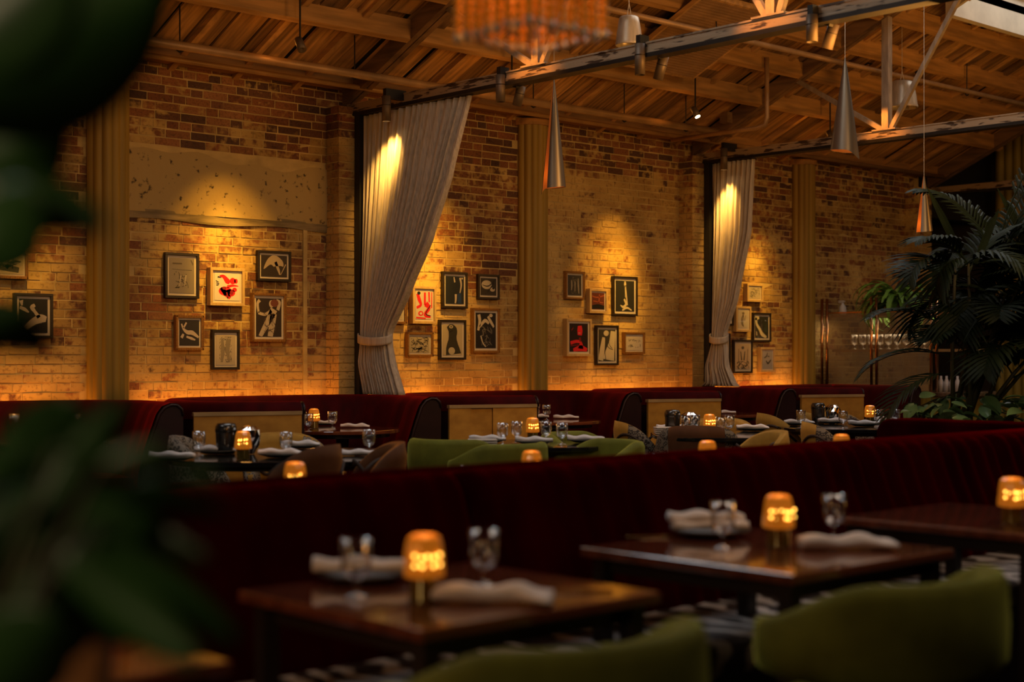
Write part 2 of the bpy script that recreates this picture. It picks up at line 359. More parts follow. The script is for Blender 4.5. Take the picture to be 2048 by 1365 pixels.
# purlins along the wall's length
def purlin(y, x0, x1, w=.05, o0=-.06, o1=.1): MB().add(slab(x0, x1, y-w/2, y+w/2, o0, o1), BF).build('purlin', M['purlin'], ceil)
PY = [9.44, 8.94, 8.48, 8.0]
for i, y in enumerate(PY):
    for a, b in zip(TRUSS, TRUSS[1:]): purlin(y, a+.06, b-.06, .055 if i else .05)
    purlin(y, -3, 2.94); purlin(y, 16.86, 16.95)
for y in (6.2, 5.6, 5.0, 4.4, 3.8): purlin(y, -3, 16.95)
for y in (7.5, 7.0, 6.6):
    for i in range(len(edges)-1):
        if i % 2 == 0: purlin(y, edges[i]+.03, edges[i+1]-.03)
# rafters up the slope
x = 3.35
while x < 16.6:
    if min(abs(x-t) for t in TRUSS) > .2:
        ye = 7.74
        ys = [10.45]+PY+[7.78]
        for ya, yb in zip(ys, ys[1:]):
            MB().add(slab(x, x+.055, yb+.03, ya-.03, .035+R.uniform(0,.025), .1), BF).build('rafter', M['rafter'], ceil)
    x += R.uniform(.56, .66)
# short trim blocks and hanger straps between boards
for k in range(70):
    i = R.randrange(len(PY)-1); x = R.uniform(5.6, 16.4); ya, yb = PY[i], PY[i+1]
    MB().add(slab(x, x+R.uniform(.06, .16), yb+.03, ya-.03, .07, .099), BF).build('packing_board', M[R.choice(('plank', 'rafter', 'chord'))], ceil)
# wall plate and wall pipe
wp = MB().box((-3, 10.2, 3.60), (16.9, 10.4, 3.72)).build('wall_plate', M['purlin'], ceil)
# roof lights
for i, (a, b) in enumerate(SK):
    t = thing('roof_light_%s' % 'abcd'[i], None, None); t.name = 'window_%d' % (i+1); t['kind'] = 'structure'
    mb = MB(); u = .5
    for q in ((a-.04, a, 6.3, 7.74), (b, b+.04, 6.3, 7.74)): mb.add(slab(*q, -.03, u), BF)
    mb.add(slab(a-.04, b+.04, 7.74, 7.78, -.05, u), BF); mb.add(slab(a-.04, b+.04, 6.26, 6.3, -.05, u), BF)
    mb.build('curb', M['curb'], t)
    for q in ((a, b, 7.70, 7.73), (a, b, 6.32, 6.40)): MB().add(slab(*q, .30, .34), BF).build('glazing_bar', M['whiteframe'], t)
    for k in range(3):
        xx = a+(b-a)*(k+.5)/3; MB().add(slab(xx-.02, xx+.02, 6.4, 7.62, .30, .34), BF).build('glazing_bar', M['whiteframe'], t)
# ------------------------------------------------------------------ bricks
def tinted(name, boxes, parent, stuff=False):
    """boxes: list of (a, b, rgb, paint)"""
    mb = MB(); cols = []
    for a, b, c, p in boxes:
        x0, y0, z0 = a; x1, y1, z1 = b; e = .004; q = lambda s_=.0022: R.uniform(-s_, s_)
        if abs(x1-x0) > abs(y1-y0)*0 and y0 < y1:
            pass
        mb.box((x0+q(), y0, z0+q()), (x1+q(), y1, z1+q()), .0018)
        cols += [(*c, p)]*6
    o = mb.build(name, None, parent)
    me = o.data; me.materials.append(M['brick'])
    at = me.attributes.new('tint', 'FLOAT_COLOR', 'FACE')
    # recalc keeps face order
    for i, c in enumerate(cols): at.data[i].color = c
    if stuff: o['kind'] = 'stuff'
    return o
def smooth(a, b, x): t = min(max((x-a)/(b-a), 0), 1); return t*t*(3-2*t)
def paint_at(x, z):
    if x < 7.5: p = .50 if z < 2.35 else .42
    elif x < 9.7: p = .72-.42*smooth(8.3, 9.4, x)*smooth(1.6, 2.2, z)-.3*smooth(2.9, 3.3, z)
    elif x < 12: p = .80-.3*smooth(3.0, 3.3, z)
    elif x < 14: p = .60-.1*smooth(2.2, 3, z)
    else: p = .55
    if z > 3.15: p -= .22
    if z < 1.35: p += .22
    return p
BR = [(.34,.125,.045), (.38,.16,.06), (.30,.11,.042), (.42,.19,.08), (.24,.10,.05), (.36,.14,.05), (.16,.07,.04)]
PILL = [5.36, 9.80, 14.12]
allb = []; z = .70; row = 0
while z < 3.66:
    x = 3.4-R.uniform(0, .2)
    while x < 16.6:
        header = R.random() < .2 or row % 6 == 5
        ln = .103 if header else .216
        xm, zm = x+ln/2, z+.029
        band = (5.5 < xm < 7.45 and 2.42 < zm < 2.93)
        hid = any(abs(xm-p) < .12 for p in PILL)
        if not band and not hid and x+ln < 16.62:
            c = R.choice(BR); k = R.uniform(.75, 1.15)
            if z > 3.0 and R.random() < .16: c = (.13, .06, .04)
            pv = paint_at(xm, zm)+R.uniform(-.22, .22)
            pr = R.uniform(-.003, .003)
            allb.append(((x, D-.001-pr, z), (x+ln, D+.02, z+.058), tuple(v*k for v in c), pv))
        x += ln+.011
    z += .0685; row += 1
def bscore(b):
    px, py, d = proj(((b[0][0]+b[1][0])/2, D, (b[0][2]+b[1][2])/2))
    if px < 262 or py < 0 or (700 < px < 800): return 1e3+d
    return d+(0 if b[1][0]-b[0][0] > .15 else 1.2)
allb.sort(key=bscore)
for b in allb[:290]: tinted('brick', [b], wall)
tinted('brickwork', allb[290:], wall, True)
# old plaster band
MB().grid(lambda u, v: (5.5+1.95*u, D-.012+.004*math.sin(u*9+v*5), 2.43+.46*v+.035*math.sin(u*7)*(v > .5)+.02*math.sin(u*23)*(v > .9)), 24, 8).build('plaster_patch', M['plaster'], wall, solid=.01)
MB().grid(lambda u, v: (5.5+1.95*u, D-.010+.003*math.sin(u*30), 2.37+.07*v+.012*math.sin(u*11)), 24, 3).build('cement_band', M['grimy'], wall, solid=.01)
# brick piers with the steel posts of the trusses
for i, (x0, x1) in enumerate(((7.40, 7.62), (11.98, 12.2), (16.42, 16.62))):
    if i == 2: x0, x1 = 16.3, 16.62
    pr = thing('brick_pier', ('yellow brick pier beside the wide left curtain', 'brick pier beside the narrow far curtain', 'dim brick pier at the far end of the wall')[i], 'pier', (0,0,0))
    MB().box((x0+.008, 10.22, .0), (x1-.008, D, 3.42)).build('core', M['mortar'], pr)
    z = .7; row = 0; bs = []
    while z < 3.38:
        c = R.choice(BR); pv = paint_at((x0+x1)/2, z)+.12+R.uniform(-.2, .2)
        for (a, b) in (((x0, 10.212, z), (x1, 10.24, z+.058)), ((x0, 10.212, z), (x0+.03, 10.33 if row % 2 else 10.29, z+.058)), ((x0, 10.34 if row % 2 else 10.30, z), (x0+.03, 10.4, z+.058))):
            bs.append((a, b, tuple(v*R.uniform(.8, 1.1) for v in R.choice(BR)), pv))
        z += .0685; row += 1
    for b in bs: tinted('brick', [b], pr)
# old conduit stain strip beside the first pier
MB().box((7.16, D-.012, .95), (7.20, D, 2.38)).build('conduit_scar', M['mortar'], wall)
# olive half-round fluted pilasters
labs = ('olive gold fluted pilaster nearest the dark leaves on the left', 'olive gold fluted pilaster right of the wide curtain', 'olive gold fluted pilaster beside the fluted glass screen')
for i, xc in enumerate(PILL):
    t = thing('pilaster', labs[i], 'pilaster', (xc, D, 0))
    mb = MB(); n = 56; vs = []
    for k in range(n+1):
        a = math.pi*k/n; r = .160+.014*abs(math.sin(k*math.pi/8))
        vs.append((-r*math.cos(a), -r*math.sin(a)))
    mb.prism(vs, 'z', 0, 3.52); mb.build('shaft', M['olive'], t)
    MB().prism([(-.19*math.cos(math.pi*k/16), -.19*math.sin(math.pi*k/16)) for k in range(17)], 'z', 3.52, 3.58).build('cap', M['purlin'], t)
# yellow corrugated end wall panels
t = thing('corrugated_screen', 'tall yellow corrugated panel wall behind the palm', 'screen', (0,0,0))
MB().grid(lambda u, v: (XE-.03-.035*abs(math.sin(u*math.pi*38)), 10.28-4.6*u, v*4.4), 380, 1).build('corrugated_panel', M['corr'], t, solid=.008)
# ------------------------------------------------------------------ trusses
tl = ('nearest roof truss off the left side', 'chipped steel roof truss carrying the wide curtain', 'steel roof truss carrying the narrow far curtain', 'dim far roof truss above the palm')
for i, X in enumerate(TRUSS):
    t = thing('roof_truss', tl[i], 'truss', (X, 0, 0))
    mb = MB(); z0, z1 = 3.385, 3.462
    mb.box((-.052, YR-.4, z0), (.052, 10.3, z0+.012)).box((-.052, YR-.4, z1-.012), (.052, 10.3, z1)).box((-.045, YR-.4, z0+.01), (-.033, 10.3, z1-.01)).box((.033, YR-.4, z0+.01), (.045, 10.3, z1-.01))
    mb.build('bottom_chord', M['steel'], t)
    MB().box((-.056, YR-.4, z0-.03), (.056, 10.3, z0)).build('lower_flange', M['darksteel'], t)
    for s_ in (-1, 1): MB().add([(p[0]+s_*.035, p[1], p[2]) for p in slab(-.028, .028, YR, 10.35, -.06, .098)], BF).build('top_chord', M['chord'], t)
    for yb in (7.98, 5.81, 3.64):
        MB().box((-.036, yb-.036, z1), (.036, yb+.036, zroof(yb)+.05)).build('post', M['web'], t)
        for s_ in (-1, 1):
            yt = yb+s_*1.06
            if yt > YR: MB().bar((0, yb+s_*.05, z1+.015), (0, yt, zroof(yt)-.02), .042, .042).build('brace', M['web'], t)
        MB().box((-.06, yb-.13, z1-.002), (.06, yb+.13, z1+.012)).build('gusset', M['web'], t)
        if i in (1, 2): light('node_uplight', 'SPOT', (X-.30, yb+.05, z1+.30), 26, AMBER, (X, yb, z0-.06), spot_size=1.35, spot_blend=.9, shadow_soft_size=.02)
    if i in (1, 2): MB().box((-.045, 10.13, 0), (.045, 10.2, 3.38)).build('wall_post', M['black'], t)
# pipes and conduit
def pipe_thing(name, label, pts, r, m='pipe', n=10):
    o = MB().tube(pts, r, n).build(name, M[m], None, True); return tag(o, label, 'pipe')
pipe_thing('wall_pipe', 'long thin pipe running along the top of the brick wall', [(3, 10.12, 3.585), (16.8, 10.12, 3.585)], .022)
pipe_thing('conduit', 'thicker lit conduit running under the rafters parallel to the wall', [(3, 9.72, 3.60), (12.0, 9.72, 3.60)], .036)
pipe_thing('sprinkler_pipe', 'sprinkler pipe hung under the purlins towards the far end', [(8.6, 8.42, 4.16), (18.3, 8.42, 4.16)], .026)
pa = [(11.52, 10.1, 3.53), (11.52, 9.0, 3.53), (11.52, 8.9, 3.55), (11.52, 8.88, 3.62), (11.52, 8.88, 4.2)]
pipe_thing('branch_pipe', 'bent branch pipe rising from the wall beyond the big truss', pa, .022)
ords = ('first', 'second', 'third', 'fourth', 'fifth', 'sixth', 'seventh', 'eighth', 'ninth')
for k, (X, Y, z0) in enumerate( ((5.6, 9.72, 3.6), (7.2, 9.72, 3.6), (9.2, 9.72, 3.6), (10.4, 9.72, 3.6), (11.3, 9.72, 3.6), (10.2, 8.42, 4.16), (12.9, 8.42, 4.16), (14.4, 8.42, 4.16), (15.9, 8.42, 4.16))):
    o = MB().tube([(X, Y, z0), (X, Y, zroof(Y)+.2)], .006, 5).tube([(X-.03, Y, z0-.03), (X, Y, z0-.045), (X+.03, Y, z0-.03)], .008, 5).build('hanger_rod', M['darksteel'])
    tag(o, '%s thin dark hanger rod from the left on the %s' % (ords[k] if k < 5 else ords[k-5], 'lit conduit' if k < 5 else 'sprinkler pipe'), 'rod', 'pipe hanger rods')
a = on_x(1452, 130, 12.0); o = MB().box((a.x-.04, a.y-.05, 3.72), (a.x+.04, a.y+.05, zroof(a.y)+.05)).build('hanging_post', M['chord']); tag(o, 'short timber post dropping from the roof before the second truss', 'post')
# slatted grille under the roof
g = thing('ceiling_grille', 'ribbed rectangular ceiling grille between the trusses', 'grille', (0,0,0))
gx0, gx1, gy0, gy1 = 9.75, 10.75, 8.2, 9.15
MB().add(slab(gx0, gx1, gy0, gy1, -.10, -.085), BF).build('backing', M['duct'], g)
for k in range(30):
    y = gy0+(gy1-gy0)*(k+.2)/30; MB().add(slab(gx0+.01, gx1-.01, y, y+.017, -.125, -.10), BF).build('slat', M['duct'], g)
for q in ((gx0-.015, gx0+.01, gy0, gy1), (gx1-.01, gx1+.015, gy0, gy1), (gx0, gx1, gy0-.02, gy0), (gx0, gx1, gy1, gy1+.02)): MB().add(slab(*q, -.125, -.08), BF).build('edge_strip', M['rafter'], g)
# ------------------------------------------------------------------ spotlights
def track_spot(px, y0, y1, X, label, lit=None, side=-1, tilt=0):
    p = on_x(px, y0, X+side*(.21 if lit else .085)); q = on_x(px, y1, X+side*(.21 if lit else .085)); ln = p.z-q.z
    t = thing('track_spotlight', label, 'spotlight', (X+side*(.21 if lit else .085), p.y, p.z), 0, None)
    t.rotation_euler = (tilt, 0, 0)
    MB().box((-.02, -.02, -.02), ((.19 if lit else .07)*(1 if side < 0 else -1), .02, .06)).build('bracket', M['darksteel'], t)
    MB().lathe([(.001,0),(.036,0),(.036,-ln),(.031,-ln),(.031,-ln+.03),(.001,-ln+.03)], 18).build('housing', M['spotgrey'], t, True)
    MB().lathe([(.0375,-ln*.35),(.0375,-ln*.38),(.0362,-ln*.38)], 18).build('ring', M['darksteel'], t, True)
    if lit:
        MB().lathe([(.001, 0), (.03, 0)], 14, (0,0,-ln+.012)).build('lens', M['lens'], t)
        light('track_spot_beam', 'SPOT', (X+side*.21, p.y, p.z-ln-.005), lit[0], lit[2], (lit[1]), spot_size=lit[3], spot_blend=1, shadow_soft_size=.035)
TS = [(773,192,243,7.6,'unlit-faced cylinder spotlight shining down the wide curtain', (105, tuple(on_x(780, 300, 7.52)), (1,.52,.10), 1.0)),
      (1001,150,204,7.6,'upright grey cylinder spotlight left of the first brace node', None),
      (1280,88,150,7.6,'pale grey cylinder spotlight under the bell pendant', None),
      (1624,30,84,7.6,'grey cylinder spotlight at the right end of the first truss', None),
      (1448,297,340,12.2,'small cylinder spotlight shining down the narrow curtain', (95, tuple(on_x(1454, 395, 12.12)), (1,.52,.10), .92))]
for a in TS: track_spot(*a[:5], lit=a[5])
for px, y0, y1, X, lb in ((1043,172,212,7.6,'tilted open-mouthed spotlight behind the first truss'), (1328,112,160,7.6,'tilted open-mouthed spotlight below the pale beam'), (1668,48,98,7.6,'tilted dark spotlight behind the big nickel cone')):
    track_spot(px, y0, y1, X, lb, side=1, tilt=.35)
# ceiling spots washing the pictures
WS = [(4.55, 'ceiling picture light over the far left pictures'), (6.38, 'ceiling picture light over the red splash print'), (8.55, 'ceiling picture light beside the wide curtain'), (10.95, 'glowing ceiling picture light on a long rod'), (13.15, 'ceiling picture light beyond the narrow curtain')]
for i, (X, lb) in enumerate(WS):
    Y, Z = 9.30, 3.66
    t = thing('picture_spotlight', lb, 'spotlight', (X, Y, Z))
    hd = MB().lathe([(.001,.05),(.03,.05),(.034,-.06),(.028,-.06),(.001,-.03)], 16).build('housing', M['spotgrey'], t, True); hd.rotation_euler = (-.55, 0, 0)
    MB().tube([(0,0,.04),(0,0,zroof(Y)+.15-Z)], .008, 6).build('rod', M['darksteel'], t)
    if i == 3:
        ln = MB().lathe([(.001,0),(.026,0)], 14, (0,0,-.058)).build('lens', M['lens'], t); ln.rotation_euler = (-.55, 0, 0)
    light('conduit_fill', 'POINT', (X-.02, Y+.24, Z+.02), .55, AMBER, shadow_soft_size=.02)  # added point light brightening the conduit, which the spotlight cones miss
    light('picture_wash', 'SPOT', (X, Y+.05, Z-.075), (125, 190, 190, 180, 125)[i], (1, .47, .05), (X+(0,0,.05,0,.1)[i], D, 1.78), spot_size=.82, spot_blend=1, shadow_soft_size=.025)
    light('picture_core', 'SPOT', (X, Y+.05, Z-.075), (120, 290, 280, 250, 170)[i], (1, .52, .055), (X+(0,0,-.1,.1,.1)[i], D, 2.02), spot_size=.42, spot_blend=1, shadow_soft_size=.025)
# ------------------------------------------------------------------ ledge and hidden strip lights
o = MB().box((3.0, 10.27, .0), (16.6, 10.395, .88)).build('ledge', M['leg']); tag(o, 'dark ledge between the booths and the brick wall', 'ledge')
for i, (a, b) in enumerate(((3.4, 5.17), (5.56, 7.36), (7.72, 9.62), (10.0, 11.94), (12.3, 13.94))):
    o = MB().box((a, 10.30, .882), (b, 10.315, .895)).build('led_strip', M['glow'])
    o.data.materials[0] = M['strip']; tag(o, 'hidden warm strip light between booth backs and wall, %s bay' % ('first', 'second', 'third', 'fourth', 'fifth')[i], 'strip light')
    light('strip_glow', 'AREA', ((a+b)/2, 10.31, .905), 3.2, (1, .33, .04), ((a+b)/2, 10.38, 1.4), shape='RECTANGLE', size=b-a, size_y=.02)
# ------------------------------------------------------------------ booths
def smooth_path(P, n=8):
    out = []
    for i in range(len(P)-1):
        p0, p1, p2, p3 = P[max(i-1,0)], P[i], P[i+1], P[min(i+2, len(P)-1)]
        for k in range(n):
            t = k/n
            out.append(tuple(.5*((2*p1[j])+(-p0[j]+p2[j])*t+(2*p0[j]-5*p1[j]+4*p2[j]-p3[j])*t*t+(-p0[j]+3*p1[j]-3*p2[j]+p3[j])*t**3) for j in (0,1)))
    return out+[P[-1]]
def sweep(mb, path, prof, side=1, closed_prof=True, wav=None):
    P = [Vector((*p, 0)) for p in path]; n = len(prof); vs = []
    for i, p in enumerate(P):
        d = (P[min(i+1, len(P)-1)]-P[max(i-1, 0)]).normalized(); nn = Vector((-d.y, d.x, 0))*side
        for k, (o, z) in enumerate(prof):
            e = wav(i, k) if wav else 0
            q = p+nn*(o+e); vs.append((q.x, q.y, z))
    m = n if closed_prof else n-1
    fs = [(i*n+k, i*n+(k+1) % n, (i+1)*n+(k+1) % n, (i+1)*n+k) for i in range(len(P)-1) for k in range(m)]
    if closed_prof: fs += [tuple(range(n)), tuple((len(P)-1)*n+k for k in reversed(range(n)))]
    return mb.add(vs, fs)
# profile offset is measured towards the inside of the booth
BACK = [(0,.0),(0,.90),(.01,.945),(.04,.972),(.08,.975),(.125,.955),(.16,.91),(.20,.80),(.245,.66),(.28,.50),(.29,.38),(.29,.0)]
BACKV = [(-.006,.86),(-.012,.92),(.005,.965),(.04,.985),(.085,.987),(.135,.965),(.172,.915),(.213,.80),(.258,.66),(.293,.50),(.30,.42)]
SEAT = [(.27,.10),(.27,.45),(.32,.475),(.68,.475),(.73,.455),(.75,.42),(.74,.30),(.72,.10)]
caps = [5.15, 7.42, 9.73, 11.99, 14.23]
bl = ['far left velvet booth behind the dark leaves', 'oxblood velvet booth below the red splash print and first tan panel', 'velvet booth right of the wide curtain', 'velvet booth below the red portrait print', 'small far velvet booth next to the glass screen']
for i, xr in enumerate(caps):
    xl = caps[i-1]+.80 if i else 3.72
    yl = 8.60
    P = smooth_path([(xl, 8.655), (xl-.28, 8.76), (xl-.50, 8.98), (xl-.565, 9.35), (xl-.42, 9.85), (xl-.02, 10.2), (xr-.55, 10.24), (xr-.05, 10.05), (xr+.17, 9.72), (xr+.13, 9.3), (xr, 8.9)], 7)
    if i == 4: P = [(min(x_, xr+.0), y_) for x_, y_ in P]
    t = thing('velvet_booth', bl[i], 'booth', (0,0,0))
    sweep(MB(), P, BACK, -1).build('back_shell', M['leather'], t, False)
    sweep(MB(), P, BACKV, -1, False, wav=lambda a, k: (.006 if (a % 4) else -.006) if k > 4 else 0).build('back_upholstery', M['velvet'], t, True)
    sweep(MB(), P[3:-3], SEAT, -1).build('seat', M['velvet'], t, True)
    # piping on the two leather ends
    for e in (0, -1):
        p0 = Vector((*P[e], 0)); p1 = Vector((*P[1 if e == 0 else -2], 0)); d = (p0-p1).normalized()
        dd = (Vector((*P[1], 0))-Vector((*P[0], 0))).normalized() if e == 0 else (Vector((*P[-1], 0))-Vector((*P[-2], 0))).normalized()
        nn = Vector((dd.y, -dd.x, 0))
        mb = MB(); pts = [(p0+d*.022+nn*o) + Vector((0,0,z)) for o, z in BACK[1:-1]]
        mb.tube(pts, .011, 6); mb.build('piping', M['leather'], t, True)
        c = [(p0+d*.001+nn*o)+Vector((0,0,z)) for o, z in BACK]; c2 = [v+d*.02 for v in c]; n = len(c)
        MB().add(c+c2, [tuple(range(n)), tuple(range(2*n-1, n-1, -1))]+[(k, (k+1) % n, (k+1) % n+n, k+n) for k in range(n)]).build('end_cap', M['leather'], t)
# tan veneer panels closing the gaps between booths
pl = ['tan veneer panel left of the first booth table', 'three-part tan veneer panel behind the green chairs', 'tan burl panel behind the leopard chair', 'small tan burl panel furthest right']
for i, xc in enumerate(caps[:4]):
    a = Vector((xc+.06, 8.86, 0)); b = Vector((xc+.78, 8.62, 0)); d = (b-a).normalized(); n = Vector((d.y, -d.x, 0))
    t = thing('veneer_divider', pl[i], 'divider', (0,0,0))
    cuts = (0, .245, .49, 1) if i == 1 else (0, 1)
    for k, (u, v) in enumerate(zip(cuts, cuts[1:])):
        p, q = a.lerp(b, u)+d*.002, a.lerp(b, v)-d*.002; off = n*(.012 if (k == 1) else .0)
        vs = [p-off*-0+off*-1, q-off, q-off-n*-.03, p-off-n*-.03]
        vs = [p, q, q-n*.03, p-n*.03] if k != 1 else [p-n*.012, q-n*.012, q-n*.04, p-n*.04]
        MB().prism([(w_.x, w_.y) for w_ in vs], 'z', .02, .895).build('panel', M['burl'], t)
    vs = [a+n*.006, b+n*.006, b-n*.05, a-n*.05]
    MB().prism([(w_.x, w_.y) for w_ in vs], 'z', .895, .92).build('top_rail', M['burledge'], t)
    # infill platform behind, topped in velvet, on which the curtains rest
    MB().prism([(xc+.185,9.3),(xc+.21,9.3),(xc+.24,9.65),(xc+.38,9.95),(xc+.72,10.24),(xc-.25,10.24),(xc+.06,10.02),(xc+.19,9.74)], 'z', .02, .955).build('infill', M['velvet'], t)
# ------------------------------------------------------------------ curtains
def curtain(name, X, rows_, nf, label, amp):
    t = thing('curtain', label, 'curtain', (X, 0, 0))
    zs = [r[0] for r in rows_]
    def rowat(z):
        for (a, b) in zip(rows_, rows_[1:]):
            if b[0] <= z <= a[0]:
                k = (a[0]-z)/(a[0]-b[0]); k = k*.85+.15*k*k*(3-2*k); return a[1]+(b[1]-a[1])*k, a[2]+(b[2]-a[2])*k, a[3]+(b[3]-a[3])*k
        return rows_[-1][1:]
    ztie = rows_[0][4] if len(rows_[0]) > 4 else 1.46
    def fn(u, v):
        z = zs[0]+(zs[-1]-zs[0])*v
        yl, yr, am = rowat(z)
        uu = u+.012*math.sin(u*17+v*3)
        y = yl+(yr-yl)*uu
        xx = am*amp*(math.sin(u*nf*2*math.pi+.9*math.sin(u*9)+.25*math.sin(v*3))+.35*math.sin(u*nf*4.6*math.pi))
        bulge = -.035*math.sin(math.pi*u)
        return (xx+bulge-.0, y, z)
    MB().grid(fn, 260, 60).build('drape', M['curtain'], t, True, solid=.004)
    yl, yr, am = rowat(ztie)
    mb = MB(); pts = []
    n = 28
    def tie(u, v):
        a = 2*math.pi*u; cy = (yl+yr)/2; ry = abs(yr-yl)/2+.015; rx = .085
        zz = ztie+.035-.07*v+.03*math.sin(a+.6)*.6+(.02*math.cos(a))
        return (-.02+rx*math.cos(a)-.0, cy+ry*math.sin(a), zz)
    MB().grid(tie, n, 4).build('tieback', M['curtain'], t, True, solid=.01)
    MB().tube([(0, rows_[0][1], zs[0]+.01), (0, rows_[0][2], zs[0]+.01)], .01, 8).build('rail', M['darksteel'], t)
curtain('c1', 7.6, [(3.345,10.17,8.72,.35,1.46),(2.75,10.15,8.96,.6),(2.25,10.14,9.22,.7),(1.87,10.13,9.49,.85),(1.50,10.14,9.76,.75),(1.40,10.14,9.76,.75),(1.25,10.16,9.72,.9),(.985,10.08,9.60,1)], 17, 'wide linen curtain tied back and fanning out along the first truss', .042)
curtain('c2', 12.2, [(3.345,10.12,9.55,.4,1.50),(2.6,10.12,9.60,.6),(1.9,10.11,9.78,.8),(1.55,10.11,9.93,.75),(1.45,10.11,9.93,.75),(1.2,10.2,9.90,.9),(1.02,10.2,9.80,1.1),(.99,10.24,9.76,1.3)], 9, 'narrow linen curtain tied back at the second truss', .042)
